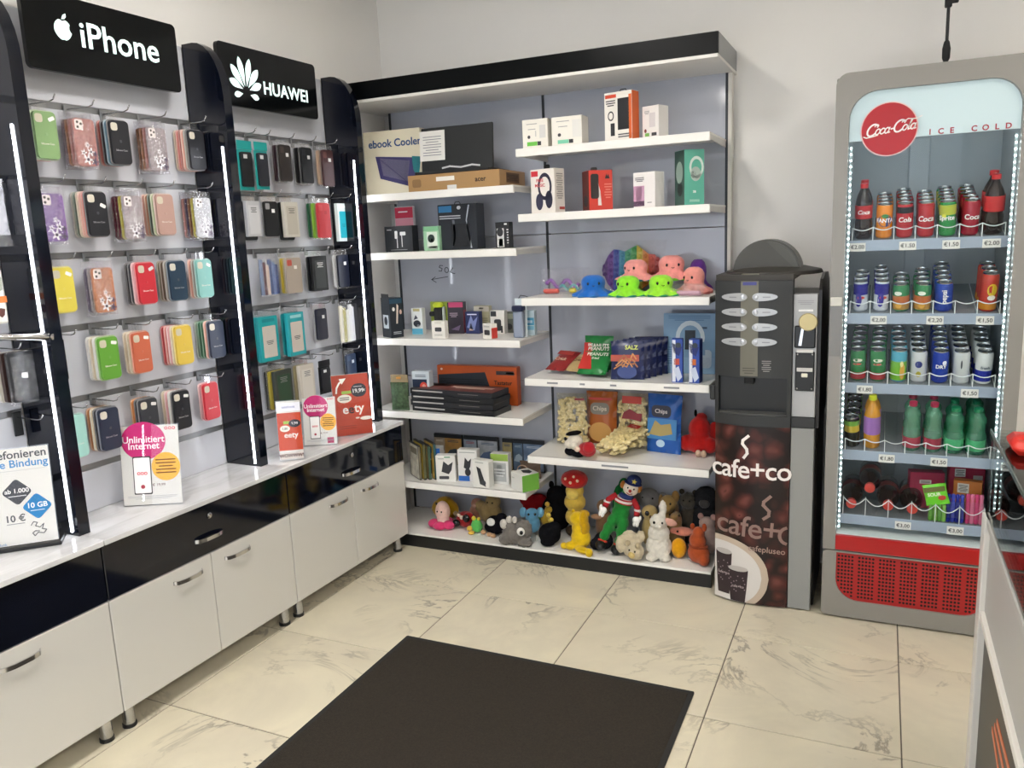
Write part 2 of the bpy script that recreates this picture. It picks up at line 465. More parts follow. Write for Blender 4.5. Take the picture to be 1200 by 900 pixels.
pillar(1.6745, 'tall black gloss pillar with glowing strip, left of the first phone case bay', True)
pillar(2.5195, 'tall black gloss pillar with glowing strip between the two phone case bays')
pillar(3.3715, 'tall black gloss pillar with glowing strip next to the wall shelving')

# ------------------------------------------------------------------ black signs with backlit logos
GLOW = mat('dcf2ee', .5, emit=.85)
def signboard(sc, label):
    t = top('brand_sign', label, 'sign', L(.286, sc, 2.335 if sc < 2.5 else 2.322), LROT)
    mk('sign_plate', prism(rrect(.605, .245, .018, 4), -.083, -.065), mat('07090b', .10, spec=.3), t, smooth=30)
    mk('mounting_box', box(-.25, .25, -.065, -.0005, -.07, .08, .004), mat('c9c9c9', .5), t)
    return t
def outline_apple():
    P = []
    for i in range(40):
        a = 2 * PI * i / 40
        r = 1 + .10 * math.cos(2 * a) * 1
        x = math.cos(a); z = math.sin(a)
        zz = z * 1.02
        if z > .75: zz -= .22 * (1 - min(1, abs(x) / .45)) ** 1.4
        if z < -.75: zz += .12 * (1 - min(1, abs(x) / .35)) ** 1.4
        xx = x * (1.0 if z > -.2 else 1.0 - .22 * (-.2 - z))
        # bite on the right
        d = math.hypot(xx - 1.18, zz - .22)
        if d < .48:
            ux, uz = (xx - 1.18) / d, (zz - .22) / d; xx, zz = 1.18 + ux * .48, .22 + uz * .48
        P.append((xx * .031, zz * .033))
    return P
t = signboard(2.116, 'wide black sign board with a glowing white bitten-fruit logo and white lettering')
mk('logo', prism(outline_apple(), -.0845, -.083), GLOW, t, (-.168, 0, .014))
mk('logo_leaf', prism([(0, 0), (.006, .014), (.016, .02), (.017, .01), (.010, .002)], -.0845, -.083), GLOW, t, (-.169, 0, .047))
mk('lettering', text('iPhone', .118, .0015, bold=.0012, spacing=1.0), GLOW, t, (.052, -.0838, .008))
t = signboard(2.925, 'black sign board with a glowing white petal logo and white capital lettering')
for k in range(8):
    an = (-101, -66, -38, -13, 13, 38, 66, 101)[k]; a = R(an)
    ln = (.050, .078, .104, .118, .118, .104, .078, .050)[k]; wd = (.0125, .0155, .0162, .0150, .0150, .0162, .0155, .0125)[k]
    P = [(u * ln, wd * (math.sin(PI * u ** 1.5)) ** .75) for u in [i / 12 for i in range(13)]]
    P += [(u * ln, -wd * (math.sin(PI * u ** 1.5)) ** .75) for u in [i / 12 for i in range(11, 0, -1)]]
    Q = [((px + .022) * math.sin(a) + pz * math.cos(a), (px + .022) * math.cos(a) - pz * math.sin(a)) for px, pz in P]
    mk('logo_petal', prism(Q, -.0845, -.083), GLOW, t, (-.158, 0, -.058 + (.0 if abs(an) < 90 else -.006)))
mk('lettering', text('HUAWEI', .074, .0015, bold=.0012, spacing=1.04), GLOW, t, (.092, -.0838, -.030))

# ------------------------------------------------------------------ display hooks and phone cases
ORD = ['first', 'second', 'third', 'fourth', 'fifth', 'sixth', 'seventh', 'eighth']
ROW = ['top', 'second', 'third', 'fourth', 'fifth', 'bottom']
HOOKM = mat('b4b4b6', .22, metal=1)
def hook(s, z, label, length=.145):
    t = top('display_hook', label, 'hook', L(.2855, s, z), LROT, 'chrome display hooks on the slat walls')
    mk('hook_plate', box(-.011, .011, -.006, -.0005, -.03, .008, .001), GREYM, t, key='hookplate')
    mk('hook_rod', lambda: tube([(0, -.005, -.008), (0, -length + .03, -.010), (0, -length + .012, -.006), (0, -length, .009)], .0022, 6), HOOKM, t, key='hookrod%.3f' % length, smooth=True)
    return t
def glitter(h):
    m = mat(h, .25, metal=.25, bump=.6, bscale=900, vary=.25, vscale=120); return m
def flower(r, n=5):
    P = []
    for i in range(n * 6):
        a = 2 * PI * i / (n * 6); P.append((r * (.68 + .32 * math.cos(n * a)) * math.cos(a), r * (.68 + .32 * math.cos(n * a)) * math.sin(a)))
    return P
def tint(c):
    return ''.join('%02x' % int(int(c[i:i + 2], 16) * .5 + (0xe4, 0xe2, 0xe0)[i // 2] * .5) for i in (0, 2, 4))
def logo_small():
    return prism([(x * .16, z * .16) for x, z in outline_apple()], -.0004, .0004)
def phone_case(d, s, z, col, style, label, front, tilt=0):
    """d: depth of its front face. Case hangs from z (top edge of its tray)."""
    t = top('phone_case', label, 'phone case', L(d, s, z), LROT + tilt, 'phone cases on the display hooks')
    if style == 'tray':
        w, h = .084, .157
        mk('tray', lambda: prism(rrect(w, h, .014, 3, 0, -h / 2), .0065, .0095), mat(tint(col), .35), t, key='tray', smooth=30)
        mk('case_shell', lambda: prism(rrect(w - .008, h - .009, .012, 3, 0, -h / 2), -.0035, .0065), mat(col, .42), t, key='shell', smooth=30)
        mk('hang_tab', lambda: join(box(-.016, .016, .004, .0048, -.002, .028)), clear('ffffff', .08, .1), t, key='htab')
        if front:
            dark = int(col[0:2], 16) + int(col[2:4], 16) + int(col[4:6], 16) < 260
            mk('camera_cutout', lambda: prism(rrect(.026, .027, .008, 3), -.0042, -.0034), mat('d9d3c4' if dark else 'cfc7b4', .5), t, (-.021, 0, -.026), key='camcut')
            mk('logo', logo_small, mat('3a3d44' if dark else '000000' if False else col, .3, spec=.9), t, (0, -.0038, -.075), key='applog')
            mk('lettering', lambda: text('Silicone Case', .0085, .0004), mat('b8b8bc' if dark else 'f0e8e0', .5), t, (0, -.0038, -.106), key='siltext')
    else:
        w, h = .080, .155
        mk('case_shell', lambda: prism(rrect(w, h, .012, 3, 0, -h / 2 - .012), -.0015, .0075), glitter(col), t, key='gshell', smooth=30)
        mk('pouch', lambda: xf(bag_shape(.096, .190, .008, crimp=.004, nx=6, nz=8), (0, .003, -.178)), POUCH, t, key='pouchbag', smooth=True)
        if front:
            cmt = mk('camera_mount', lambda: prism(rrect(.030, .034, .007, 3), -.0035, -.0014), mat('efe6e4', .4), t, (-.020, 0, -.033), key='gcam')
            for (a, b) in ((-.006, .008), (.007, .003), (-.006, -.008)):
                mk('lens_hole', lambda: prism(ell(.0045, .0045, 10), -.0042, -.0034), mat('55504e', .4), cmt, (a, 0, b), key='lensh')
            for q, (fx, fz, fr) in enumerate(((.000, -.146, .019), (.026, -.152, .015), (.014, -.120, .015), (-.014, -.124, .012), (.030, -.126, .011), (.004, -.098, .011))):
                f = mk('flower_print', prism(flower(fr), -.0024, -.0014), mat('f4f2f4' if q % 3 != 1 else '5a4a66', .4), t, (fx, 0, fz))
                mk('flower_centre', prism(ell(fr * .28, fr * .28, 8), -.0030, -.0022), mat('4a4450', .4), f)
    return t
def bag_shape(w, h, t, crimp=.0, nx=8, nz=10, sag=.0):
    """Pillow bag standing on its lower seam, outline in xz, bulging in y."""
    V = []; F = []
    for sgn in (-1, 1):
        for k in range(nz + 1):
            for i in range(nx + 1):
                u = 2 * i / nx - 1; v = 2 * k / nz - 1
                bulge = t * (max(0, 1 - abs(u) ** 3)) ** .8 * (max(0, 1 - abs(v) ** 4)) ** .7
                bulge *= 1 - sag * v
                x = u * w / 2 * (1 - .05 * (1 - v * v) * 1.0)
                jit = crimp * math.sin(i * 2.1 + k * 1.7 + (1.3 if sgn > 0 else 0)) * (abs(v) ** .5)
                V.append((x, sgn * bulge + jit, (v + 1) / 2 * h))
    m = (nx + 1) * (nz + 1)
    for sgn in (0, 1):
        for k in range(nz):
            for i in range(nx):
                a = sgn * m + k * (nx + 1) + i; q = (a, a + 1, a + nx + 2, a + nx + 1); F.append(q if sgn == 0 else tuple(reversed(q)))
    for k in range(nz):
        for i in (0, nx):
            a = k * (nx + 1) + i; F.append((a, a + nx + 1, a + nx + 1 + m, a + m))
    for i in range(nx):
        for k in (0, nz):
            a = k * (nx + 1) + i; F.append((a, a + 1, a + 1 + m, a + m))
    return V, F
CN = {'86a672': 'green', 'c9908a': 'pink glitter', '26272c': 'black', '6f93a6': 'dusty blue', 'b45a52': 'red', '8f8088': 'mauve glitter', 'b0785a': 'copper glitter',
      'd9c9ae': 'cream', 'd98880': 'coral pink', 'e6b0a0': 'peach', 'a8a59c': 'grey', '9a7cb6': 'purple glitter', 'd9a48a': 'light peach', '6e2c3c': 'maroon glitter',
      'd0c25a': 'yellow glitter', 'b9adb0': 'silver glitter', 'b8968c': 'dusty pink', '4c5a4c': 'dark green', 'c6d2ae': 'pale green', 'dfe0e4': 'clear white glitter',
      '503a58': 'dark purple glitter', '8a5c42': 'brown glitter', 'e0cf55': 'yellow', 'd2906e': 'orange glitter', '7e7488': 'lilac grey glitter', 'c8323e': 'bright red',
      'e4b0b4': 'pale pink', '22384c': 'dark navy', '8c8670': 'olive grey', '6c5a4a': 'brown', '80b6b0': 'turquoise', '66a33c': 'grass green', 'e2e0dc': 'white',
      'c96a4e': 'terracotta', 'dfc052': 'golden yellow', 'b83c40': 'deep red', '2e6a4a': 'forest green', '8aa090': 'sage', '2c3448': 'navy blue', 'a6d6cc': 'mint',
      'cf8850': 'orange', '3a3c42': 'charcoal', 'b94a60': 'berry'}
STACKS = {  # row: list of (s of the front face centre, front colour, style, colours behind)
    0: [(1.838, '86a672', 'tray', ['e2e0dc', 'b83c40']), (1.978, 'c9908a', 'bag', ['c9908a', 'b0785a', '8f8088']), (2.116, '26272c', 'tray', ['6f93a6', '26272c', 'b45a52']),
        (2.276, 'b9adb0', 'bag', ['c9908a', 'b0785a', '8a5c42']), (2.464, '26272c', 'tray', ['a8a59c', 'e6b0a0', 'b45a52', 'd98880', 'd9c9ae'])],
    1: [(1.836, '9a7cb6', 'bag', ['9a7cb6']), (1.987, '26272c', 'tray', ['d98880', 'e6b0a0', 'd9c9ae', '4c5a4c', 'a8a59c']), (2.134, 'b9adb0', 'bag', ['d0c25a', '6e2c3c', '6e2c3c']),
        (2.276, 'b8968c', 'tray', ['c6d2ae', '4c5a4c', 'd9a48a', 'e6b0a0']), (2.462, 'dfe0e4', 'bag', ['d0c25a', '8a5c42', '503a58', 'c9908a'])],
    2: [(1.834, 'e0cf55', 'tray', ['e2e0dc']), (1.973, 'd2906e', 'bag', ['b9adb0', '7e7488']), (2.154, 'c8323e', 'tray', ['e4b0b4', '3a3c42', '26272c']),
        (2.298, '22384c', 'tray', ['a8a59c', '6c5a4a', '8c8670']), (2.432, '80b6b0', 'tray', ['a8a59c', 'e6b0a0'])],
    3: [(1.958, '66a33c', 'tray', ['e2e0dc', 'd9c9ae', 'e2e0dc']), (2.096, 'c96a4e', 'tray', ['d9c9ae', 'd9c9ae']), (2.291, 'dfc052', 'tray', ['d9c9ae', 'e4b0b4', 'd98880', 'b83c40']),
        (2.460, '2c3448', 'tray', ['e6b0a0', '2e6a4a', '2e6a4a', '8aa090'])],
    4: [(1.803, 'a6d6cc', 'tray', []), (1.923, '2c3448', 'tray', ['26272c', 'd9c9ae', 'cf8850']), (2.092, '3a3c42', 'tray', ['26272c', 'cf8850']),
        (2.245, '26272c', 'tray', ['e2e0dc', 'e4b0b4', 'd9c9ae']), (2.412, 'c8323e', 'tray', ['e4b0b4'])]}
STICK = mat('f4f4f2', .5)
for r, hs in STACKS.items():
    for j, (s, col, style, back) in enumerate(hs):
        z = RAILZ[r]
        hook(s + .003, z, 'chrome display hook, %s from the left in the %s row of the left bay' % (ORD[j], ROW[r]))
        n = len(back) + 1
        d0 = .205 if n > 2 else .222
        step = min(.0165, (.268 - d0) / max(1, n - 1)) if style == 'tray' else min(.017, (.268 - d0) / max(1, n - 1))
        for k, c in enumerate([col] + back):
            pos = 'at the front' if k == 0 else 'right behind the front one' if k == 1 else ORD[k] + ' from the front'
            lab = '%s phone case, %s, %s hook, %s row, left bay' % (CN[c], pos, ORD[j], ROW[r])
            st = style if not (style == 'bag' and 'glitter' not in CN[c]) else 'tray'
            o = phone_case(d0 + k * step, s + .0008 * (k % 2) - (.0005 * k), z - .034, c, st, lab, k == 0, tilt=random.uniform(-.04, .04))
            if k == 0 and (r, j) in ((0, 0), (1, 1), (2, 0), (2, 2), (2, 4), (3, 0), (3, 1), (4, 2), (4, 3)):
                mk('price_sticker', lambda: prism(rrect(.022, .012, .003, 2), -.0044, -.0034), STICK, o, (.022, 0, -.026 if (r, j) != (1, 1) else -.05), rot=(0, R(random.choice((-25, 10, 25))), 0), key='pstick')
hook(1.80, RAILZ[3], 'chrome display hook without goods, next to the left pillar in the fourth row')

# right bay: mixed blister packs
def pack(kind, s, zt, w, h, cols, label, d=.212, thick=.02, tilt=0):
    t = top('phone_case_pack', label, 'phone case', L(d, s, zt), LROT + tilt, 'packaged phone cases in the right bay')
    c = [mat(x, .4) for x in cols]
    if kind == 'card':      # header card with a case in a clear bag
        mk('header_card', box(-w / 2, w / 2, 0, .003, -h * .18, 0, .001), c[0], t)
        mk('backing_card', box(-w / 2, w / 2, .004, .007, -h, -h * .18, .001), c[0], t)
        mk('case_shell', prism(rrect(w * .78, h * .70, .01, 3, 0, -h * .58), -.006, .0035), c[1], t, smooth=30)
        mk('label_print', box(-w * .2, w * .05, -.0068, -.0058, -h * .36, -h * .28), mat(cols[2], .5), t)
    elif kind == 'window':  # coloured box with a pale window
        mk('carton', box(-w / 2, w / 2, 0, thick, -h, 0, .002), c[0], t)
        mk('window_print', prism(rrect(w * .70, h * .70, .004, 2, 0, -h * .56), -.0008, .0004), c[1], t)
        mk('lettering', lines(w * .36, h * .10, 3), mat(cols[2], .6), t, (0, -.0012, -h * .58))
        mk('brand_strip', box(-w * .33, w * .33, -.0009, .0003, -h * .12, -h * .05), mat(cols[3] if len(cols) > 3 else 'cfe6e4', .5), t)
    elif kind == 'box':
        mk('carton', box(-w / 2, w / 2, 0, thick, -h, 0, .002), c[0], t)
        mk('panel_print', box(-w * .36, w * .36, -.0008, .0004, -h * .92, -h * .12), c[1], t)
        mk('lettering', lines(w * .4, h * .16, 4), mat(cols[2], .6), t, (0, -.0012, -h * .25))
    elif kind == 'case':
        mk('case_shell', prism(rrect(w, h, .011, 3, 0, -h / 2), 0, .010), c[0], t, smooth=30)
        mk('camera_cutout', prism(rrect(w * .3, h * .17, .005, 3), -.0009, .0004), c[1], t, (-w * .25, 0, -h * .14), smooth=30)
        mk('price_sticker', box(-.009, .009, -.001, .0004, -h * .32, -h * .32 + .016), mat(cols[2], .5), t, (.012, 0, 0))
        mk('blister', prism(rrect(w + .012, h + .03, .008, 3, 0, -h / 2 + .008), .010, .013), clear('ffffff', .1, .1, haze=.1), t)
    elif kind == 'stripes':
        n = len(cols)
        for i, cc in enumerate(cols):
            mk('case_shell', box(-w / 2 + i * w / n, -w / 2 + (i + .92) * w / n, .002 * (i % 2), .012 + .002 * (i % 2), -h, -.012 * (i % 3), .002), mat(cc, .35), t)
        mk('pouch', xf(bag_shape(w + .012, h + .03, .012, .003, 6, 8), (0, .006, -h - .008)), POUCH, t, smooth=True)
    mk('hang_tab', box(-.014, .014, .002, .0028, -.002, .032), clear('ffffff', .08, .1), t)
    return t
Z2 = [z - .017 for z in RAILZ]
def rowz(r): return Z2[r]
PK = [  # row, kind, s, w, h, colours, label, extra packs behind
    (0, 'card', 2.735, .085, .205, ['1f9c98', '15181c', 'd8d8d8'], 'teal card pack with a black case, leftmost in the top row, right bay', .215),
    (0, 'card', 2.822, .078, .200, ['1f9c98', '23262e', 'e4e4e4'], 'teal card pack with a dark case, second in the top row, right bay', .205),
    (0, 'case', 2.975, .078, .158, ['2a2422', '4a3f3a', 'e8e8e8'], 'dark brown case with white sticker, middle of the top row, right bay', .205),
    (0, 'case', 3.122, .080, .162, ['14161a', '2a2d34', 'd8d8d8'], 'shiny black case in clear blister, fourth in the top row, right bay', .205),
    (0, 'case', 3.275, .078, .170, ['4a2e30', '6c4a48', 'f0f0f0'], 'maroon brown case, rightmost in the top row of the right bay', .205),
    (1, 'box', 2.742, .080, .150, ['b9b9bc', 'c6c6c8', '55565c'], 'pale grey case box, leftmost in the second row of the right bay', .205),
    (1, 'case', 2.850, .082, .152, ['1b1c1e', '9a9a9c', 'f4f4f4'], 'black case with white square sticker, second row of the right bay', .205),
    (1, 'box', 2.982, .092, .158, ['c8c4ba', 'b8b2a6', '6a665e'], 'beige case box with printed window, second row of the right bay', .205),
    (1, 'case', 3.212, .092, .165, ['c5333c', 'd04850', 'b52c36'], 'red case on a clear tray, second row of the right bay', .205),
    (1, 'window', 3.352, .085, .185, ['e4eef0', '25b0c4', '1a8ea2', 'f6f8f8'], 'white and cyan case pack, rightmost in the second row, right bay', .200),
    (2, 'stripes', 2.805, .110, .155, ['7c8aa6', '5a2a34', 'd8c2b6', '44598a', '5f77a8', '30457a'], 'bagged cases in blue and maroon, leftmost in third row, right bay', .205),
    (2, 'case', 2.962, .098, .160, ['a89c90', 'c05a4c', 'e8e2da'], 'clear beige case with yellow edge, second in third row, right bay', .205),
    (2, 'box', 3.150, .105, .165, ['1a1b1e', '3c4040', 'e6e6e6'], 'black case box with white printing, third row of the right bay', .205),
    (2, 'case', 3.325, .082, .160, ['141a2e', '1e2640', 'f4f4f4'], 'navy case with white sticker, rightmost in third row, right bay', .200),
    (3, 'window', 2.775, .120, .200, ['1ba0a4', 'c9c2b8', '5a5a5e', '168a90'], 'teal box with beige window, leftmost in fourth row, right bay', .215),
    (3, 'window', 2.945, .118, .198, ['2aa6b0', 'cfc6bc', '5a5a5e', '9ad6d8'], 'teal box with beige window, second in fourth row, right bay', .205),
    (3, 'case', 3.130, .080, .150, ['15182c', '2a2a34', 'e6e6e6'], 'black flip case with dark blue strap, fourth row of the right bay', .205),
    (3, 'stripes', 3.325, .130, .185, ['e2ddcc', 'b7b060', 'e8e6dc', 'f2f2f4', 'e9e9ee'], 'fan of white and yellow cases in clear bags, fourth row, right bay', .195),
    (4, 'box', 2.828, .115, .170, ['3a4038', '2c4a34', '9a9a98'], 'dark green case box with black header, fifth row, right bay', .205),
    (4, 'box', 2.990, .105, .172, ['cfc8bc', 'd9d4ca', '7c7c80'], 'beige pack with handwritten lettering, fifth row of the right bay', .205),
    (4, 'card', 3.120, .082, .165, ['15161a', '1c1d22', 'e8e8e8'], 'black header card pack, fifth row of the right bay', .205),
    (4, 'case', 3.328, .080, .150, ['2a3a54', '3c506e', 'e8eef4'], 'shiny dark blue case, rightmost in the fifth row, right bay', .200)]
cnt = {}
for r, kind, s, w, h, cols, lab, d in PK:
    j = cnt.get(r, 0); cnt[r] = j + 1
    hook(s, rowz(r), 'chrome display hook, %s from the left in the %s row of the right bay' % (ORD[j], ROW[r]))
    pack(kind, s, rowz(r) - .036, w, h, cols, lab, d, tilt=random.uniform(-.05, .05))
for r, s, w, h, col, nm, d in ((2, 2.962, .098, .160, 'c7ae3c', 'yellow', .232), (2, 3.150, .1, .165, '1a1b20', 'black', .235), (2, 3.325, .082, .160, 'e6e6ea', 'white', .225), (1, 3.205, .088, .165, '86b83e', 'lime green', .230), (1, 3.20, .088, .162, '1e5a3c', 'dark green', .252),
                            (1, 2.745, .08, .165, '202226', 'black', .235), (1, 2.98, .09, .170, '1e2022', 'black', .235), (0, 2.975, .078, .158, '3a2a30', 'dark brown', .235), (0, 3.12, .08, .16, '1a1a1c', 'black', .235),
                            (0, 3.275, .078, .16, 'c6a892', 'beige', .235), (4, 2.82, .11, .175, 'b7a640', 'yellow', .232), (4, 2.82, .11, .18, '1b1c1e', 'black', .252), (4, 2.985, .1, .17, 'b0a480', 'tan', .232), (3, 2.945, .115, .195, '1a8a94', 'teal', .235), (3, 2.77, .118, .195, '3ab0b4', 'light teal', .240)):
    fr = min((q for q in PK if q[0] == r), key=lambda q: abs(q[2] - s))[6].split(',')[0].split(' on a')[0]
    pack('case', s, rowz(r) - .036, w, h, [col, col, 'e8e8e8'], '%s case right behind the %s' % (nm, fr), d)

# leftmost bay, only its right edge is in the picture
hook(1.60, RAILZ[1], 'chrome display hook behind the white paper bag, leftmost bay')
t = top('paper_pouch', 'white paper pouch in clear film hanging in the leftmost bay', 'pouch', L(.20, 1.592, 1.86), LROT)
mk('pouch_body', xf(bag_shape(.15, .17, .012, .003), (0, 0, -.17)), mat('dcdce2', .5, bump=.3, bscale=40), t, smooth=True)
mk('film', xf(bag_shape(.158, .20, .015, .004), (0, 0, -.205)), POUCH, t, smooth=True)
hook(1.57, RAILZ[2], 'chrome display hook behind the white and orange box, leftmost bay')
t = top('holder_pack', 'white blister pack with orange band hanging in the leftmost bay', 'package', L(.205, 1.565, 1.588), LROT)
mk('carton', box(-.06, .062, 0, .03, -.17, 0, .006), mat('e6e2da', .45), t)
mk('window_print', prism(rrect(.05, .045, .006, 2), -.001, .0004), mat('9aa094', .4), t, (.03, 0, -.045))
mk('band_print', box(-.06, .0625, -.001, .031, -.105, -.085), mat('d9762c', .5), t)
mk('badge_print', prism([(-.012, .01), (0, .014), (.012, .01), (.009, -.008), (0, -.016), (-.009, -.008)], -.001, .0004), mat('5a2a20', .5), t, (.04, 0, -.135))
hook(1.61, RAILZ[3] - .02, 'chrome display hook behind the black wallet case, leftmost bay')
for k, (c, dd, nm) in enumerate((('1a1b20', .19, 'black leather wallet case in shiny film, front of the leftmost bay'), ('3c2c2a', .215, 'dark brown wallet case behind the black one, leftmost bay'), ('cfcac2', .24, 'pale case behind the brown one in the leftmost bay'))):
    t = top('wallet_case', nm, 'phone case', L(dd, 1.638 - .004 * k, 1.325), LROT)
    mk('cover', prism(rrect(.094, .158, .008, 3, 0, -.079), 0, .016), mat(c, .3), t, smooth=30)
    if k == 0:
        mk('film', xf(bag_shape(.104, .17, .012, .002), (0, .006, -.166)), POUCH, t, smooth=True)
        mk('price_sticker', prism(rrect(.02, .017, .004, 2), -.0012, .0004), STICK, t, (0, 0, -.075))
t = top('waterfall_bracket', 'chrome waterfall bracket with red stripe reaching out of the leftmost bay', 'bracket', L(.2855, 1.52, 1.38), LROT)
mk('bracket_bar', tube([(-.1, -.01, 0), (.06, -.08, 0), (.17, -.19, -.012)], .012, 8), CHROME, t, smooth=True)
mk('stripe', box(-.1, .02, -.062, -.056, -.003, .003), mat('b02c2c', .4), t)
t = hook(1.645, RAILZ[4] - .005, 'chrome display hook without goods, on a black base in the leftmost bay')
mk('hook_base', box(-.015, .015, -.012, -.006, -.07, .01, .002), BLACK, t)

# ------------------------------------------------------------------ poster stands on the worktop
def stand(name, label, x, y, w, h, ang, lean=8, black_base=False):
    t = top(name, label, 'poster stand', (x, y, ZT + .0005), R(ang))
    a = R(-lean)
    b = mk('acrylic_frame', join(box(-w / 2 - .003, w / 2 + .003, -.0035, -.0025, 0, h), box(-w / 2 - .003, w / 2 + .003, .0018, .0028, 0, h), box(-w / 2 - .003, w / 2 + .003, -.0035, .0028, 0, .003)), clear('ffffff', .035, .03), t, rot=(a, 0, 0))
    mk('acrylic_foot', box(-w / 2 - .003, w / 2 + .003, .0, .075, 0, .003), clear('ffffff', .1, .03), t)
    if black_base: mk('base_block', box(-w / 2 - .012, w / 2 + .012, -.022, .07, 0, .014, .003), BLACK, t)
    p = mk('poster', box(-w / 2, w / 2, -.0018, .0008, .003, h - .004), PAPER, t, rot=(a, 0, 0))
    return t, p
def pr(p, vf, col, x, z, name='print', rot=0, y=-.0022): return mk(name, vf, mat(col, .55), p, (x, y, z), rot=(0, rot, 0))
def quad(w, h): return box(-w / 2, w / 2, -.0003, .0003, -h / 2, h / 2)
def disc(rx, rz=None, n=28): return prism(ell(rx, rz or rx, n), -.0003, .0003)
def pink_poster(p, w, h, words=True):
    pr(p, disc(w * .38, h * .235), 'cc1f74', -w * .10, h * .80)
    pr(p, text('Unlimitiert', w * .165, bold=.0004), 'fdf6fa', -w * .10, h * .815, 'lettering', y=-.0030)
    pr(p, text('Internet', w * .165, bold=.0004), 'fdf6fa', -w * .10, h * .735, 'lettering', y=-.0030)
    for k in range(3): pr(p, ring(ell(w * .028, w * .028, 12), ell(w * .015, w * .015, 12), -.0003, .0003), 'd8304c', w * (.30 + .065 * k), h * .945, 'logo')
    pr(p, prism(rrect(w * .31, h * .47, w * .02, 3), -.0003, .0003), '2b2c30', -w * .15, h * .375, y=-.0032)
    pr(p, prism(rrect(w * .28, h * .44, w * .02, 3), -.0003, .0003), 'f4f2f0', -w * .15, h * .375, y=-.0038)
    for k in range(3): pr(p, ring(ell(w * .028, w * .028, 12), ell(w * .015, w * .015, 12), -.0003, .0003), 'd8304c', -w * .21 + w * .06 * k, h * .40, 'logo', y=-.0044)
    pr(p, disc(w * .035), 'a83a4a', -w * .15, h * .235, y=-.0044)
    pr(p, disc(w * .245, h * .175), 'f0b22c', w * .26, h * .475, y=-.0030)
    pr(p, lines(w * .34, h * .20, 5, .35), '7a4a20', w * .26, h * .48, 'lettering', y=-.0037)
    pr(p, text('\u20ac 19,99', w * .07), '6a3038', w * .12, h * .25, 'lettering')
    pr(p, lines(w * .85, h * .05, 3, .3), 'b0b0b4', 0, h * .10, 'lettering')
t, p = stand('price_poster', 'upright white poster with a pink circle on the worktop before the phone cases', -2.396, 1.998, .210, .297, 27.3)
pink_poster(p, .21, .297)
t, p = stand('price_poster', 'small white poster with a pink circle between two orange ones', -2.327, 2.891, .148, .225, 30)
pink_poster(p, .148, .225)
pr(p, quad(.03, .026), 'd21c6c', .045, .022)
t, p = stand('price_poster', 'narrow orange leaflet stand with a white strip along its foot', -2.29, 2.643, .100, .262, 36)
w, h = .1, .262
pr(p, quad(w, h * .62), 'e8552e', 0, h * .48)
pr(p, quad(w, h * .14), 'f2f2fa', 0, h * .885); pr(p, text('telefonie', .016), '6f78b4', 0, h * .885, 'lettering', y=-.003)
pr(p, disc(.025, .017), '23222c', .022, h * .61, y=-.003); pr(p, text('9,99', .016), 'f4f4f4', .022, h * .61, 'lettering', y=-.0038)
pr(p, disc(.021, .014), 'f4efe6', -.020, h * .53, y=-.003); pr(p, text('1,80', .014), '35343a', -.020, h * .53, 'lettering', y=-.0038); pr(p, quad(.026, .012), '9cc04c', -.012, h * .63, y=-.003)
pr(p, text('eety', .034, bold=.0006), 'fdf4ee', .004, h * .42, 'lettering', y=-.003)
pr(p, quad(w, h * .10), 'f7efe8', 0, h * .08); pr(p, text('WOWWW!', .0195, bold=.0006), '5a2a20', 0, h * .08, 'lettering', y=-.003)
t, p = stand('price_poster', 'large orange poster with a dark price bubble beside the last pillar', -2.286, 3.1, .176, .30, 46, black_base=False)
w, h = .176, .30
pr(p, quad(w, h - .008), 'd9492c', 0, h / 2 - .001)
pr(p, prism(rrect(.074, .064, .03, 5), -.0003, .0003), '1e2030', .038, h * .72, y=-.003)
pr(p, text('19,99', .026, bold=.0004), 'f6f6f6', .034, h * .71, 'lettering', y=-.0038); pr(p, lines(.04, .006, 1), 'd8d8dc', .034, h * .78, 'lettering', y=-.0038); pr(p, text('\u20ac', .014), 'f6f6f6', .066, h * .71, 'lettering', y=-.0038)
pr(p, stroke([(-.07, .185), (-.066, .21), (-.052, .232), (-.035, .243)], .008), 'fbf2ea', 0, .025, 'arrow_print', y=-.003)
pr(p, prism([(-.04, .225), (-.018, .253), (-.052, .252)], -.0003, .0003), 'fbf2ea', 0, .025, 'arrow_print', y=-.0031)
pr(p, quad(.045, .014), '9cc04c', -.022, h * .70, y=-.003)
pr(p, disc(.034, .02), 'efe8dc', -.034, h * .60, y=-.0036); pr(p, lines(.045, .018, 2), '55555a', -.034, h * .60, 'lettering', y=-.0042)
pr(p, text('e', .06, bold=.001), 'fdf4ee', -.034, h * .42, 'lettering', y=-.003); pr(p, text('e', .06, bold=.001), '3a2226', -.006, h * .42, 'lettering', y=-.003); pr(p, text('ty', .06, bold=.001), 'fdf4ee', .032, h * .43, 'lettering', y=-.003)
pr(p, disc(.03, .009), 'f2e6dc', .062, h * .26, 'cloud_print', y=-.003); pr(p, disc(.01, .004), 'f2e6dc', .02, h * .275, 'cloud_print', y=-.003)
pr(p, lines(.08, .02, 2, .3), 'a83420', -.03, h * .14, 'lettering', y=-.003)
t, p = stand('leaflet_holder', 'acrylic leaflet holder with black and blue diamond badges, nearest the viewer', -2.470, 1.530, .235, .325, 45, black_base=True)
w, h = .235, .325
pr(p, text('Telefonieren', .036, bold=.0005), '33343a', .02, h * .925, 'lettering'); pr(p, text('ohne Bindung', .034, bold=.0005), '2f86c4', .02, h * .835, 'lettering')
pr(p, quad(w * .9, .001), 'a8a8ac', 0, h * .77)
pr(p, prism(rrect(.062, .062, .01, 3), -.0003, .0003), '23242c', .018, h * .56, 'badge_print', R(45), y=-.003)
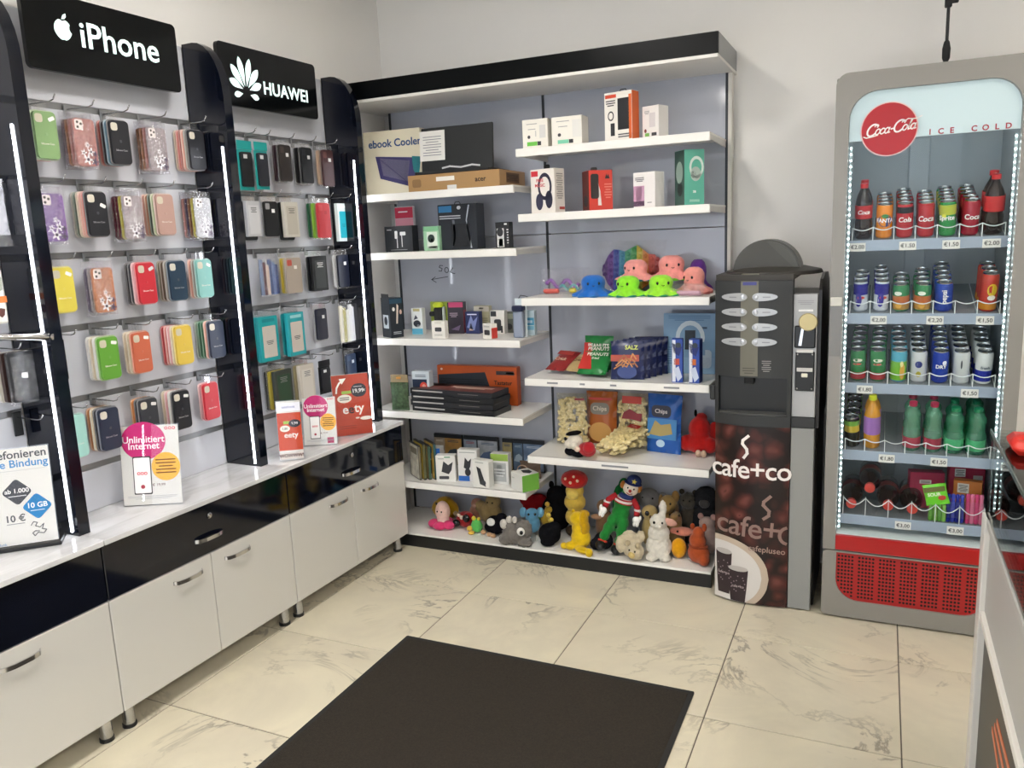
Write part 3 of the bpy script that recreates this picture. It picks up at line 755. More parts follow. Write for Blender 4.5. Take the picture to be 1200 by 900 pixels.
pr(p, text('ab 1.000', .020, bold=.0003), 'f4f4f4', .018, h * .57, 'lettering', y=-.0038); pr(p, lines(.05, .006, 1), 'd8d8dc', .018, h * .52, 'lettering', y=-.0038)
pr(p, prism(rrect(.062, .062, .01, 3), -.0003, .0003), '2a86c8', .070, h * .40, 'badge_print', R(45), y=-.0032)
pr(p, text('10 GB', .023, bold=.0004), 'f4f8fc', .070, h * .41, 'lettering', y=-.004); pr(p, lines(.04, .005, 1), 'd8e8f4', .070, h * .36, 'lettering', y=-.004)
pr(p, text('10 \u20ac', .030, bold=.0005), '2c2d32', .005, h * .30, 'lettering'); pr(p, lines(.05, .005, 1), '8a8a90', .005, h * .25, 'lettering')
pr(p, stroke([(.058, .055), (.066, .066), (.076, .062), (.070, .052), (.082, .046), (.094, .056), (.088, .040), (.100, .036), (.092, .026), (.075, .030), (.066, .020), (.060, .030), (.068, .036), (.080, .034)], .0025), '3a3b40', -.012, .015, 'emblem')
pr(p, text('Mobilfunk', .012), '4a8ac0', -.05, h * .06, 'lettering')
mk('holder_side', box(-.12, .12, .02, .06, .014, .05), clear('ffffff', .12, .03), t)
# ------------------------------------------------------------------ wall shelving on the back wall
YF, YB = 3.475, 3.853
XU = (-2.4474, -1.5535, -.661)           # uprights
PANELM = mat('b4b8c4', .085, spec=.6)
SHW = mat('edebe6', .3)
t = SHV = top('wall_shelving', 'tall white wall shelving with black canopy and plinth, two bays of shelves', 'shelving', (0, 0, 0))
for a, b in ((XU[0] - .01, XU[1] - .006), (XU[1] + .006, XU[2] - .006)):
    for z0, z1 in ((.08, .86), (.864, 1.62), (1.624, 2.33)):
        mk('back_panel', box(a, b, YB, YB + .012, z0, z1, .001), PANELM, t)
for x in XU:
    u = mk('upright', box(x - .006, x + .006, YB - .004, YB + .03, .0, 2.36), mat('3c3e42', .4, metal=.6), t)
mk('end_trim', box(XU[2] + .006, XU[2] + .022, YB - .006, YB + .05, 0, 2.34), mat('d9d6cf', .5), t)
mk('canopy_fascia', box(-2.60, -.632, YF, YF + .018, 2.312, 2.397, .001), mat('06080a', .3, spec=.12), t, label='black canopy board')
mk('canopy_end', box(-.648, -.632, YF + .018, Y_BACK - .002, 2.312, 2.397), mat('8b8d8f', .4), t)
mk('canopy_underside', box(-2.60, -.632, YF - .003, Y_BACK - .002, 2.298, 2.312, .001), mat('e6e3de', .4), t)
mk('base_shelf', box(XU[0] - .005, XU[2] + .006, YF - .004, YB, .066, .0768, .001), SHW, t)
mk('plinth', box(XU[0] - .005, XU[2] + .006, YF, YF + .015, 0, .066), mat('121416', .35), t, label='black plinth')
def shelf(x0, x1, z, price=None):
    s = mk('shelf', box(x0, x1, YF, YB - .002, z - .008, z, .001), SHW, t)
    mk('front_edge', box(x0, x1, YF - .003, YF + .012, z - .036, z, .002), SHW, s)
    for x in (x0 + .004, x1 - .004):
        mk('bracket', prism([(0, -.034), (0, -.008), (-(YB - YF - .014), -.008), (-(YB - YF - .014), -.03)], -.003, .003), mat('d6d4d0', .4), s, (x, YB - .002, z), rot=(0, 0, PI / 2))
    if price:
        for px, n in price: mk('price_print', lines(.05 * n, .011, 1, .8), GREYINK, s, (px, YF - .0035, z - .018))
RX0, RX1, LX0, LX1 = -1.5445, -.664, -2.440, -1.562
ZS = dict(R1=2.0104, R2=1.7182, R3=1.3293, R4=.9448, R5=.559, L1=1.8538, L2=1.5639, L3=1.1278, L4=.7432, L5=.3642, B=.0768)
for k, z in ZS.items():
    if k[0] == 'R': shelf(RX0, RX1, z, {'R4': ((-1.40, 1.1), (-1.25, .5), (-1.10, .6), (-.83, 1.4)), 'R5': ((-1.10, 2.6),)}.get(k))
    elif k[0] == 'L': shelf(LX0, LX1, z)
# handwriting on the back panel of the left bay
P = mk('handwriting', join(stroke([(.062, .038), (.045, .040), (.040, .030), (.058, .022), (.052, .008), (.036, .010)], .0035),
     stroke([(.085 + .012 * math.cos(a * PI / 6), .014 + .014 * math.sin(a * PI / 6)) for a in range(13)], .0035),
     stroke([(.125, .026), (.106, .004), (.122, -.004), (.135, -.006)], .0035),
     stroke([(.09, -.022), (.03, -.030), (-.012, -.036)], .0035), stroke([(.012, -.022), (-.012, -.036), (.016, -.052)], .0035)), INK, SHV, (-2.235, YB - .0008, 1.440))

# ------------------------------------------------------------------ packaging
def pk(name, label, cat, x, y, z, w, h, d, col, prints=(), rz=0, rx=0, group=None, rough=.4, body='carton', b=.0015):
    """Carton standing with its front face at y; prints lie on its faces (f front, r right, l left, t top)."""
    t = top(name, label, cat, (x, y, z + .0004), R(rz), group, rx=R(rx))
    mk(body, box(-w / 2, w / 2, 0, d, 0, h, b), mat(col, rough), t)
    for q in prints:
        face, kind, c, u, v, pw, ph = q[:7]; ex = q[7] if len(q) > 7 else None
        fw, fh = {'f': (w, h), 'r': (d, h), 'l': (d, h), 't': (w, d)}[face]
        e = .0005 + (ex.get('lift', 0) if isinstance(ex, dict) else 0)
        e += .0006 * (kind in 'sm') + (.0004 if kind in 'og' else 0)
        W_, H_ = pw * fw, ph * fh
        if kind == 'q': vf = quad(W_, H_)
        elif kind == 'o': vf = prism(ell(W_ / 2, H_ / 2, 20), -.0003, .0003)
        elif kind == 'r': vf = prism(rrect(W_, H_, min(W_, H_) * .25, 3), -.0003, .0003)
        elif kind == 'g': vf = ring(ell(W_ / 2, H_ / 2, 20), ell(W_ / 2 * .72, H_ / 2 * .72, 20), -.0003, .0003)
        elif kind == 'm': vf = lines(W_, H_, ex if isinstance(ex, int) else 3)
        elif kind == 's': vf = text(ex, H_, .0006, bold=H_ * .02)
        elif kind == 'p': vf = prism([(a * W_, b2 * H_) for a, b2 in ex], -.0003, .0003)
        if face == 'f': loc, rot = (u * w, -e, h / 2 + v * h), (0, 0, 0)
        elif face == 'r': loc, rot = (w / 2 + e, d / 2 + u * d, h / 2 + v * h), (0, 0, PI / 2)
        elif face == 'l': loc, rot = (-w / 2 - e, d / 2 - u * d, h / 2 + v * h), (0, 0, -PI / 2)
        else: loc, rot = (u * w, d / 2 + v * d, h + e), (-PI / 2, 0, 0)
        mk('lettering' if kind in 'sm' else 'print', vf, mat(c, .5), t, loc, rot)
    return t
HEADPH = [('f', 'g', '2b2a3e', .08, .08, .62, .62), ('f', 'o', '34324a', -.16, -.22, .26, .34), ('f', 'o', '2b2a3e', .26, -.18, .28, .36)]
pk('charger_box', 'small white box with a green strip, leftmost on the top right shelf', 'box', -1.462, 3.515, ZS['R1'], .125, .128, .09, 'ece8de',
   [('f', 'q', '6cc04a', -.12, -.34, .40, .14), ('f', 'q', '23262a', .16, -.34, .14, .14), ('f', 'q', 'd6d4d0', .30, .06, .24, .44), ('f', 'o', '3c3c40', -.24, -.10, .11, .12), ('f', 'm', '9a9a9c', -.12, .34, .42, .05, 1), ('f', 'm', '9a9a9c', -.12, .16, .3, .05, 1), ('f', 'q', 'c4c2be', .03, .0, .04, .2)])
pk('charger_box', 'small white box with a mint strip, second on the top right shelf', 'box', -1.308, 3.515, ZS['R1'], .145, .126, .09, 'ece8de',
   [('f', 'q', '7fd0ae', -.12, -.36, .36, .13), ('f', 'q', '23262a', .14, -.36, .14, .13), ('f', 'q', 'e2e0da', .34, .06, .3, .6), ('f', 'o', '3c3c40', -.24, -.12, .11, .12), ('f', 'm', '9a9a9c', -.12, .34, .42, .05, 1), ('f', 'm', '9a9a9c', -.12, .16, .3, .05, 1)])
a = pk('adapter_box', 'tall white and orange power adapter box on the top right shelf', 'box', -1.068, 3.515, ZS['R1'], .138, .205, .06, 'eeeae2',
   [('f', 'q', '1c1e22', .20, .04, .42, .64), ('r', 'q', 'd9662c', 0, 0, .98, .98), ('f', 'q', 'd9662c', .44, -.03, .10, .9), ('f', 'q', 'd0482c', -.26, .42, .40, .07), ('f', 'm', '3a3a3e', -.26, .28, .34, .14, 3), ('f', 'q', '2a2c30', -.20, -.26, .15, .26), ('f', 'g', '2a2c30', -.26, .02, .22, .2), ('f', 'm', '55555a', .2, -.40, .4, .1, 2)], rz=-14)
mk('hang_loop', tube([(-.02, 0, 0), (-.012, 0, .012), (.012, 0, .012), (.02, 0, 0)], .0022), BLACK, a, (.01, .03, .205))
pk('charger_box', 'white square box with printed left face, rightmost on the top right shelf', 'box', -.930, 3.535, ZS['R1'], .085, .135, .075, 'edeae6',
   [('f', 'q', 'd6d2d2', .12, .06, .36, .44), ('f', 'q', '7eb85c', -.2, -.38, .26, .10), ('f', 'o', '7a3030', -.30, -.26, .14, .12), ('f', 'm', '9a9a9c', -.2, .3, .3, .12, 3), ('f', 'q', '3a3c40', .22, -.38, .3, .1)], rz=-20)
hp = pk('headphone_box', 'white box showing dark over-ear headphones, leftmost on the second right shelf', 'box', -1.432, 3.51, ZS['R2'], .135, .198, .08, 'ece6de',
   [('f', 'g', '2b2a3e', .10, .10, .58, .62), ('f', 'o', '3a3850', -.14, -.24, .30, .38), ('f', 'o', '2b2a3e', .26, -.20, .30, .40), ('f', 'q', 'c8323c', -.32, .40, .28, .12), ('f', 's', 'c8424a', -.10, .24, 1, .10, 'FREE'), ('f', 's', 'c8424a', -.10, .13, 1, .10, 'MUSIC'), ('r', 'm', 'a8a29c', 0, .1, .6, .6, 12), ('r', 'q', 'c05048', .2, -.4, .5, .06)], rz=-14)
mk('hang_tab', prism(rrect(.032, .022, .008, 3), .03, .034), BLACK, hp, (.005, 0, .208))
a = pk('speaker_box', 'red box with dark left side on the second right shelf', 'box', -1.158, 3.53, ZS['R2'], .112, .175, .09, 'c9372a',
   [('f', 'r', '26201f', -.26, .10, .34, .62), ('f', 'p', 'e6ded8', -.04, -.08, .3, .6, [(-.3, .5), (.2, -.5), (-.3, -.5), (.05, .1)]), ('l', 'q', '5a2420', 0, 0, .98, .98), ('l', 'o', '2c2a2c', 0, -.26, .6, .3), ('f', 'm', 'e07a6a', .30, -.02, .3, .4, 6), ('f', 'p', '2a1a1a', .28, .34, .2, .14, [(-.5, -.4), (-.2, .5), (0, 0), (.2, .5), (.5, -.4)])], rz=38)
mk('hang_tab', prism(rrect(.03, .016, .006, 3), .03, .034), BLACK, a, (-.02, 0, .182))
pk('earbud_box', 'white square box with a pink product photo on the second right shelf', 'box', -.960, 3.53, ZS['R2'], .112, .152, .075, 'eeeae8',
   [('f', 'q', 'c79ab6', -.24, -.16, .50, .56), ('f', 'r', 'd4a8c0', -.24, -.10, .26, .40), ('f', 'q', '5a4a66', -.24, -.38, .50, .14), ('f', 'm', '77737a', -.2, .30, .4, .14, 3), ('f', 'm', '9a969a', .25, -.36, .2, .05, 1)], rz=-18)
pk('headphone_box', 'mint green box with over-ear headphones at the right end of its shelf', 'box', -.742, 3.54, ZS['R2'], .092, .232, .095, '5cae98',
   [('f', 'g', 'cfe0d8', .10, .18, .72, .40), ('f', 'o', 'a8b8b0', .06, .06, .52, .26), ('f', 'o', '2b3430', -.05, .05, .26, .13), ('f', 's', 'e8f4f0', 0, -.26, 1, .06, 'SB'), ('f', 'm', 'b8dcd0', 0, -.42, .5, .05, 2), ('l', 'q', '3c5850', 0, 0, .98, .98), ('l', 'o', '9ab0a4', 0, .1, .7, .4), ('l', 'o', '24302c', .05, -.2, .5, .26)], rz=38)

# left bay, top shelf
pk('cooler_box', 'cream notebook cooler box with a purple fan pad pictured on it', 'box', -2.300, 3.62, ZS['L1'], .33, .322, .06, 'd8d0b8',
   [('f', 's', '24487c', .05, .30, 1, .165, 'ebook Cooler'), ('f', 'p', '3a3466', .10, -.12, .80, .56, [(-.5, .42), (-.42, -.2), (.3, -.5), (.5, .30)]), ('f', 'p', '6e6a86', .06, -.10, .60, .44, [(-.48, .42), (-.40, -.2), (.3, -.46), (.4, .26)]), ('f', 'p', '1f7a80', .42, -.10, .16, .36, [(-.5, .5), (.5, .45), (.1, -.5), (-.4, -.1)])], rz=3)
pk('laptop_carton', 'long brown cardboard laptop carton lying under the black laptop lid', 'box', -1.893, 3.50, ZS['L1'], .50, .078, .30, 'a98558',
   [('f', 's', '3c2c20', .30, .0, 1, .42, 'acer'), ('f', 'r', '8a6a44', -.40, 0, .10, .5), ('f', 'q', 'e6e2da', -.08, .18, .20, .26), ('f', 'q', 'd8d8d4', -.01, -.36, .10, .26), ('r', 'q', '6e5238', .0, .05, .5, .6), ('r', 'm', '3c2c20', 0, .05, .4, .4, 4)])
t = top('laptop', 'open black laptop seen from behind with a paper sheet on its lid', 'laptop', (-1.90, 3.53, ZS['L1'] + .0795), R(2))
mk('keyboard_base', box(-.205, .195, -.02, .24, 0, .014, .003), BLACKM, t)
ld = mk('lid', box(-.185, .20, .0, .012, .0, .212, .003), mat('1a1c1e', .5), t, (0, .02, .012), rot=(R(-4), 0, 0))
mk('paper_sheet', box(-.192, -.055, -.0016, -.0004, .055, .197), PAPER, ld)
mk('lettering', lines(.10, .10, 8, .3), GREYINK, ld, (-.124, -.0024, .125))
mk('film_streak', stroke([(-.10, .006), (-.06, .012), (0, .004), (.06, .012), (.10, .006)], .008), mat('c9c9cb', .2), ld, (.03, -.001, .01))
# left bay, second shelf
z = ZS['L2']
pk('earphone_pack', 'small pink blister pack leaning behind the black earphone box', 'box', -2.322, 3.73, z + .0, .115, .235, .02, 'd8d4d8',
   [('f', 'q', 'c8304e', 0, .36, .96, .24), ('f', 'q', 'd894a4', 0, .12, .96, .22), ('f', 'm', 'f4e8ea', -.05, .38, .5, .06, 1)])
pk('earphone_box', 'black box picturing white wired earphones on the second left shelf', 'box', -2.283, 3.60, z, .168, .132, .06, '1d2024',
   [('f', 'r', 'e2e2e2', -.08, .16, .10, .30), ('f', 'q', 'd8d8d8', -.05, -.10, .025, .5), ('f', 'r', 'e2e2e2', .16, .20, .20, .14), ('f', 'q', 'd8d8d8', .12, -.06, .025, .5), ('f', 'm', 'b8b8ba', -.32, .36, .16, .08, 1), ('f', 'm', '8a8a8c', 0, -.42, .6, .05, 1)])
pk('earphone_box', 'small light green box with a round dark earphone on the second left shelf', 'box', -2.085, 3.595, z, .092, .122, .05, '9cc8a4',
   [('f', 'q', '7ab488', 0, .40, .98, .18), ('f', 'q', 'd8e4d6', .05, -.06, .66, .66), ('f', 'o', '2a3a34', 0, .0, .44, .34), ('f', 'o', 'e8efe8', .04, -.06, .18, .14), ('f', 'q', 'a4b8a8', .1, -.38, .5, .12)])
a = pk('headset_box', 'large dark blue headset box on the second left shelf', 'box', -1.945, 3.62, z, .218, .225, .09, '23282f',
   [('f', 'q', '2f7ab0', -.30, .40, .34, .14), ('f', 'm', 'c8ccd0', -.18, .22, .55, .10, 2), ('f', 'q', '14171c', .08, -.18, .5, .5), ('f', 'p', 'c4ccd4', .30, .0, .12, .94, [(.3, .5), (-.4, .15), (.1, -.2), (.5, -.5), (.2, -.5), (-.2, -.2), (-.6, .15), (.0, .5)]), ('f', 'o', 'e0e4e8', .06, .42, .10, .08), ('f', 'p', '6a7078', -.1, -.14, .3, .6, [(-.1, .5), (.1, .5), (.2, -.1), (-.05, -.5), (-.2, -.5), (0, -.1)])])
mk('hang_loop', tube([(-.018, 0, 0), (-.01, 0, .012), (.01, 0, .012), (.018, 0, 0)], .0018), BLACK, a, (-.01, .03, .225))
pk('smartwatch_box', 'small black box with a white watch picture at the right of its shelf', 'box', -1.688, 3.60, z, .075, .125, .045, '1a1b1d',
   [('f', 'q', 'd8d8d6', -.14, -.1, .5, .72), ('f', 'o', '2a2b2e', -.16, .12, .46, .34), ('f', 'q', 'f0f0ee', -.12, -.28, .3, .3), ('f', 'm', 'd8d8d8', .38, -.05, .12, .6, 6), ('f', 'q', 'e0e0e0', .25, .42, .2, .06)])
# left bay, third shelf
z = ZS['L3']
a = pk('earphone_box', 'tall black box with a white headset picture, left end of the third shelf', 'box', -2.270, 3.51, z, .072, .205, .105, '16202a',
   [('f', 'p', 'd8ccc0', .04, .10, .3, .5, [(-.3, -.5), (.1, .5), (.5, .4), (.1, -.5)]), ('f', 'o', 'd6d4d2', -.2, .22, .2, .1), ('f', 'o', 'c8a89a', .34, .14, .18, .12), ('f', 'm', 'c8d0d4', 0, -.38, .6, .08, 2), ('l', 'q', 'c8d0d4', 0, -.10, .6, .34), ('l', 'o', '16202a', .0, -.08, .36, .22), ('f', 'q', '1f4458', 0, .42, .98, .12)], rz=58)
mk('hang_flap', box(-.036, -.033, .01, .095, .204, .226), BLACK, a)
pk('earbud_box', 'narrow white and light blue earbud box on the third left shelf', 'box', -2.225, 3.635, z, .064, .138, .04, 'dfe4e4',
   [('f', 'q', '5fb0cc', 0, -.38, .98, .22), ('f', 'o', '2a2f3a', .0, -.08, .66, .26), ('f', 'o', 'dfe4e8', .1, -.16, .26, .10), ('f', 'p', '3a4050', -.1, .16, .4, .2, [(-.5, -.5), (0, .5), (.5, -.2)]), ('f', 'q', 'b4ac7c', 0, .44, .6, .1)], rz=4)
t = top('car_phone_holder', 'black and lime car phone holder pack on the third left shelf', 'phone holder', (-2.135, 3.70, z + .0005), 0)
mk('backing_card', box(-.058, .058, .03, .034, 0, .165), mat('a8b84a', .5), t)
mk('holder_arm', join(box(-.022, .022, -.01, .03, .055, .14, .01), box(-.05, -.02, -.006, .02, .09, .115, .006), box(-.006, .006, -.004, .02, .01, .06)), BLACKM, t)
mk('cap', xf(lathe([(.0, 0), (.026, 0), (.03, .012), (.018, .024), (0, .026)], 14, False), (0, .012, .138)), mat('c6d838', .4), t, smooth=30)
mk('strap', box(.03, .04, -.004, .02, .03, .14, .003), mat('c9d0cc', .3), t)
pk('adapter_box', 'tiny white box with a black adapter at the front of the third left shelf', 'box', -2.018, 3.495, z, .076, .088, .035, 'e9e6de',
   [('f', 'r', '3a3c40', 0, .02, .5, .24), ('f', 'm', 'a8a6a0', 0, -.3, .6, .08, 2), ('f', 'q', 'd6d2c8', 0, .40, .5, .1)])
pk('power_bank_box', 'dark box with a pink top edge on the third left shelf', 'box', -2.020, 3.685, z, .088, .165, .05, '2b2430',
   [('f', 'q', 'b8406a', .05, .42, .9, .16), ('r', 'q', '8a3048', 0, -.1, .9, .7), ('f', 'm', '9a8a98', -.1, .1, .5, .16, 3), ('f', 'p', '6a5a78', 0, -.3, .6, .2, [(-.5, -.3), (.5, .4), (.3, -.5)])], rz=8)
pk('card_game_box', 'dark blue illustrated box in the middle of the third left shelf', 'box', -1.925, 3.69, z, .080, .115, .04, '27305c',
   [('f', 'p', '7a86b8', 0, 0, .8, .7, [(-.5, -.3), (-.1, .5), (.1, .1), (.5, .4), (.2, -.5)]), ('f', 'm', 'd8dcf0', 0, .38, .7, .1, 1), ('f', 'p', 'c8b0a8', -.1, -.15, .3, .4, [(-.5, -.5), (0, .5), (.5, -.5)])])
pk('cable_box', 'beige hanging box standing behind the dark blue one on the third shelf', 'box', -1.925, 3.80, z, .09, .135, .035, 'c9c3a2', [('f', 'q', 'e4ded0', 0, .38, .98, .2), ('f', 'r', '8a8a78', 0, .40, .3, .06), ('f', 'm', '9a987c', .2, -.1, .4, .3, 4)])
a = pk('adapter_box', 'tiny white box with a red right side at the front of the third shelf', 'box', -1.752, 3.51, z, .062, .074, .04, 'e8e4dc',
   [('f', 'r', '3c3a3a', 0, -.08, .62, .34), ('r', 'q', 'c23a30', 0, -.12, .98, .7), ('f', 'm', '9c9a94', 0, .32, .6, .1, 2)], rz=-20)
pk('mouse_box', 'white box picturing a black device on the third left shelf', 'box', -1.785, 3.70, z, .080, .120, .04, 'dfdcd6',
   [('f', 'r', '2b2c30', .02, -.12, .5, .5), ('f', 'q', '2b2c30', -.26, .36, .4, .22), ('f', 'q', '2b2c30', .3, -.3, .12, .3)])
pk('charger_pack', 'small dark olive pack beside the blue container on the third shelf', 'box', -1.738, 3.745, z, .055, .108, .04, '565a52', [('f', 'q', '8a8e7c', 0, .3, .9, .25), ('f', 'o', '1c1d1e', 0, -.2, .6, .3)])
t = top('cleaning_set', 'clear bottle with a dark blue lid at the right of the third left shelf', 'bottle', (-1.607, 3.575, z + .0005), 0)
mk('container', box(-.026, .026, -.018, .018, 0, .13, .006), mat('8c96a8', .25), t)
mk('lid', box(-.03, .03, -.021, .021, .13, .158, .006), mat('1c2648', .3), t)
mk('backing_card', box(-.032, .030, .03, .033, 0, .19), mat('dbe6ea', .4), t)
mk('hang_loop', tube([(-.01, .03, .19), (0, .03, .205), (.03, .03, .2), (.04, .03, .195)], .002), BLACK, t)
pk('cable_pack', 'pale blue printed pack at the right end of the third left shelf', 'box', -1.588, 3.66, z, .055, .125, .03, 'b9ccd4', [('f', 'q', '4a94b8', 0, .06, .9, .3), ('f', 'q', '7ab4cc', 0, -.2, .9, .16), ('f', 'm', 'e8f0f4', 0, .05, .6, .12, 2)])
# left bay, fourth shelf
z = ZS['L4']
t = top('camouflage_case', 'green camouflage pouch standing at the left end of the fourth shelf', 'pouch', (-2.275, 3.50, z + .0005), R(10))
mk('pouch_body', bag_shape(.10, .15, .022), mat('3c5236', .6, vary=.5, vscale=60, bump=.3), t, smooth=True)
mk('header_card', box(-.045, .05, -.003, .003, .15, .19), mat('8a7a5c', .6), t)
mk('clip', box(-.012, .012, -.012, .006, .168, .18, .003), mat('c89048', .4), t)
pk('webcam_box', 'white and blue box with a red glowing device on the fourth left shelf', 'box', -2.180, 3.56, z, .100, .200, .05, 'c4ced6',
   [('f', 'q', '1c2a44', -.06, -.04, .82, .66), ('f', 'o', 'd8483a', .16, .10, .42, .24), ('f', 'o', 'f0b0a0', .18, .10, .2, .12), ('f', 'q', '2a6a88', -.32, -.18, .2, .4), ('f', 'm', '5a6470', 0, .38, .6, .08, 2), ('f', 'q', 'e4e8ea', 0, -.44, .98, .1)], rz=6)
pk('keyboard_box', 'wide orange keyboard box standing behind the stacked black boxes', 'box', -1.944, 3.74, z, .475, .205, .045, 'c85a26',
   [('f', 'p', '2a2f36', -.16, .10, .68, .5, [(-.48, -.5), (-.48, .3), (.4, .5), (.5, -.5)]), ('f', 'm', '1a1d22', -.18, .06, .56, .22, 4), ('f', 's', '2c1c18', .33, .08, 1, .15, 'Tastatur'), ('f', 'q', '3a3234', .36, .34, .22, .10), ('f', 'q', 'e8d8c8', .42, .34, .1, .05), ('f', 'o', 'f0d8c4', -.44, .40, .03, .06), ('r', 'q', 'b04c20', 0, 0, .95, .95)], rx=0)
for k in range(4):
    c = ('1c1d20', '232428', '1a1b1e', '222327')[k]
    nm = ['lowest of the stack of flat black keyboard boxes', 'second from the bottom in the flat black keyboard box stack', 'third from the bottom in the flat black keyboard box stack', 'topmost of the flat black keyboard boxes with a reddish lid'][k]
    pr_ = [('f', 'q', 'b8b4b0', -.28, .10, .38, .22), ('f', 'm', '77736f', .22, .0, .24, .2, 1)]
    if k == 3: pr_ += [('t', 'q', '6a3a34', .05, -.06, .9, .8), ('t', 'm', 'c8b0a0', .15, .05, .5, .3, 3), ('t', 'q', '3a3a3e', -.3, .2, .3, .2)]
    pk('keyboard_box', nm, 'box', -1.975 + (.012, .004, .010, 0)[k], 3.492 + (.0, .004, .0, .006)[k], z + .0295 * k, .50, .029, .17, c, pr_, rz=(-5, -4, -4.5, -5)[k], group='stacked flat black boxes')
# left bay, fifth shelf
z = ZS['L5']
for k, (x, y, w, h, c, c2, lean, nm) in enumerate(((-2.262, 3.50, .012, .19, 'c9c4b4', '77705c', 9, 'pale film case leaning outermost at the left of the fifth shelf'), (-2.240, 3.51, .014, .20, 'b49a3c', '5a5a3a', 9, 'yellow film case leaning second at the left of the fifth shelf'), (-2.216, 3.52, .014, .19, '8c7a4a', '3c5a48', 9, 'brownish film case leaning third at the left of the fifth shelf'), (-2.186, 3.53, .014, .20, 'c2a04a', '2f5a5c', 8, 'yellow and teal film case leaning fourth at the left of the fifth shelf'))):
    t = top('film_case', nm, 'film case', (x + .02, y + .045, z + .0006), R(-38), 'film cases on the fifth shelf')
    mk('case_body', box(-.068, .068, 0, w, 0, h, .001), mat('23252a', .4), t)
    mk('cover_print', quad(.126, h * .94), mat(c, .5, vary=.35, vscale=25), t, (0, -.0005, h / 2))
    mk('title_print', quad(.09, h * .18), mat(c2, .5), t, (0, -.0011, h * .8))
    mk('spine_print', box(.068, .0686, .001, w - .001, h * .04, h * .96), mat(c2, .5), t)
DV = [(-2.237, .072, 'a89a88', 'e2dccf', 'pale spined film case in the back row, leftmost'), (-2.150, .115, 'b58a4c', '3a4a58', 'orange film case picturing a dark car in the back row'), (-2.042, .085, '9aa4b0', 'b84a5a', 'grey film case with a reddish title in the back row'), (-1.935, .130, 'b6bcc4', '5a7094', 'silver film case with a blue swoosh in the back row'), (-1.815, .060, 'a89a6c', '3c4c6a', 'narrow ochre film case in the back row'), (-1.752, .060, '5a7088', 'a8bac8', 'narrow blue film case in the back row'), (-1.662, .125, '6f84a2', 'c8d4e2', 'wide blue film case at the right end of the back row')]
for x, w, c, c2, nm in DV:
    t = top('film_case', nm + ' on the fifth shelf', 'film case', (x, 3.815, z + .0006), 0, 'film cases on the fifth shelf')
    mk('case_body', box(-w / 2, w / 2, 0, .014, 0, .176, .001), mat('23252a', .4), t)
    mk('cover_print', quad(w * .92, .150), mat(c, .5, vary=.3, vscale=20), t, (0, -.0005, .080))
    mk('picture_print', prism([(-.42 * w, -.02), (-.2 * w, .012), (.1 * w, .022), (.42 * w, .004), (.3 * w, -.026)], -.0003, .0003), mat(c2, .5), t, (0, -.0011, .075))
    mk('title_print', lines(w * .6, .014, 2), mat(c2, .5), t, (0, -.0011, .138))
DEV = lambda u, v, w, h: ('f', 'p', '2c2f34', u, v, w, h, [(-.5, -.3), (-.3, .5), (.1, .2), (.5, .45), (.35, -.2), (.1, -.5)])
pk('camera_box', 'white box with a blue lid and a black camera, fifth left shelf', 'box', -2.128, 3.56, z, .072, .168, .06, 'e2e0dc', [('f', 'q', '1f5aa8', 0, .32, .98, .34), ('f', 'r', '1d2028', .05, -.12, .7, .5), ('f', 'o', '2c3440', .1, .04, .4, .16), ('l', 'q', '1f5aa8', 0, .32, .98, .34)], rz=10)
pk('camera_box', 'white box with a tilted black camera on the fifth left shelf', 'box', -2.040, 3.525, z, .105, .142, .05, 'e4e3de', [DEV(.08, .04, .6, .5), ('f', 'r', '3a3c40', -.1, -.34, .5, .12), ('f', 'm', '9aa09c', -.22, .38, .3, .06, 1), ('f', 'q', '6a9a7a', .1, .44, .3, .05)], rz=16)
pk('camera_box', 'tall white box with a blue foot behind two camera boxes', 'box', -1.928, 3.56, z, .108, .172, .05, 'e2e1de', [DEV(.0, .06, .4, .4), ('f', 'q', '1f62b4', -.2, -.40, .56, .16), ('f', 'm', '9aa09c', 0, .42, .8, .05, 1), ('f', 'o', '24272e', .0, -.2, .3, .24)], rz=8)
pk('camera_box', 'white box with an upright black camera nearest the edge of the fifth shelf', 'box', -1.815, 3.485, z, .100, .145, .045, 'e8e7e2', [('f', 'p', '2c2f34', 0, -.08, .6, .7, [(-.4, .5), (0, .4), (.3, -.1), (.5, -.5), (-.1, -.4)]), ('f', 'o', '3a3d44', .16, -.3, .3, .2), ('f', 'm', '9aa09c', -.05, .42, .5, .05, 1), ('r', 'q', 'd4d3ce', 0, 0, .9, .9)], rz=-8)
pk('light_bulb_box', 'white box with a green top band on the fifth left shelf', 'box', -1.748, 3.57, z, .098, .162, .05, 'dcdcd8', [('f', 'q', '8fae4a', 0, .38, .98, .22), ('f', 'q', 'a9acac', 0, -.10, .72, .62), ('f', 'r', '8a8e8e', .0, -.06, .3, .4), ('f', 'm', 'd0d2d2', 0, -.12, .6, .3, 3)], rz=4)
pk('headset_box', 'low white box with a green side lying at the right of the fifth shelf', 'box', -1.622, 3.50, z, .105, .088, .10, 'e6e6e0', [('r', 'q', '6aa840', 0, 0, .98, .96), ('t', 'p', '2a2c2e', 0, .1, .7, .5, [(-.5, -.2), (-.2, .5), (.3, .4), (.5, -.1), (.1, -.5)]), ('f', 'm', 'c0c0ba', -.3, .2, .2, .1, 1)], rz=-34)
t = top('cable_bundle', 'small brown bag of loose cables behind the green sided box', 'bag', (-1.64, 3.72, z + .0005), 0)
mk('bag_body', bag_shape(.12, .09, .03, .004), mat('6e5a4c', .5, bump=.5, bscale=50), t, smooth=True)
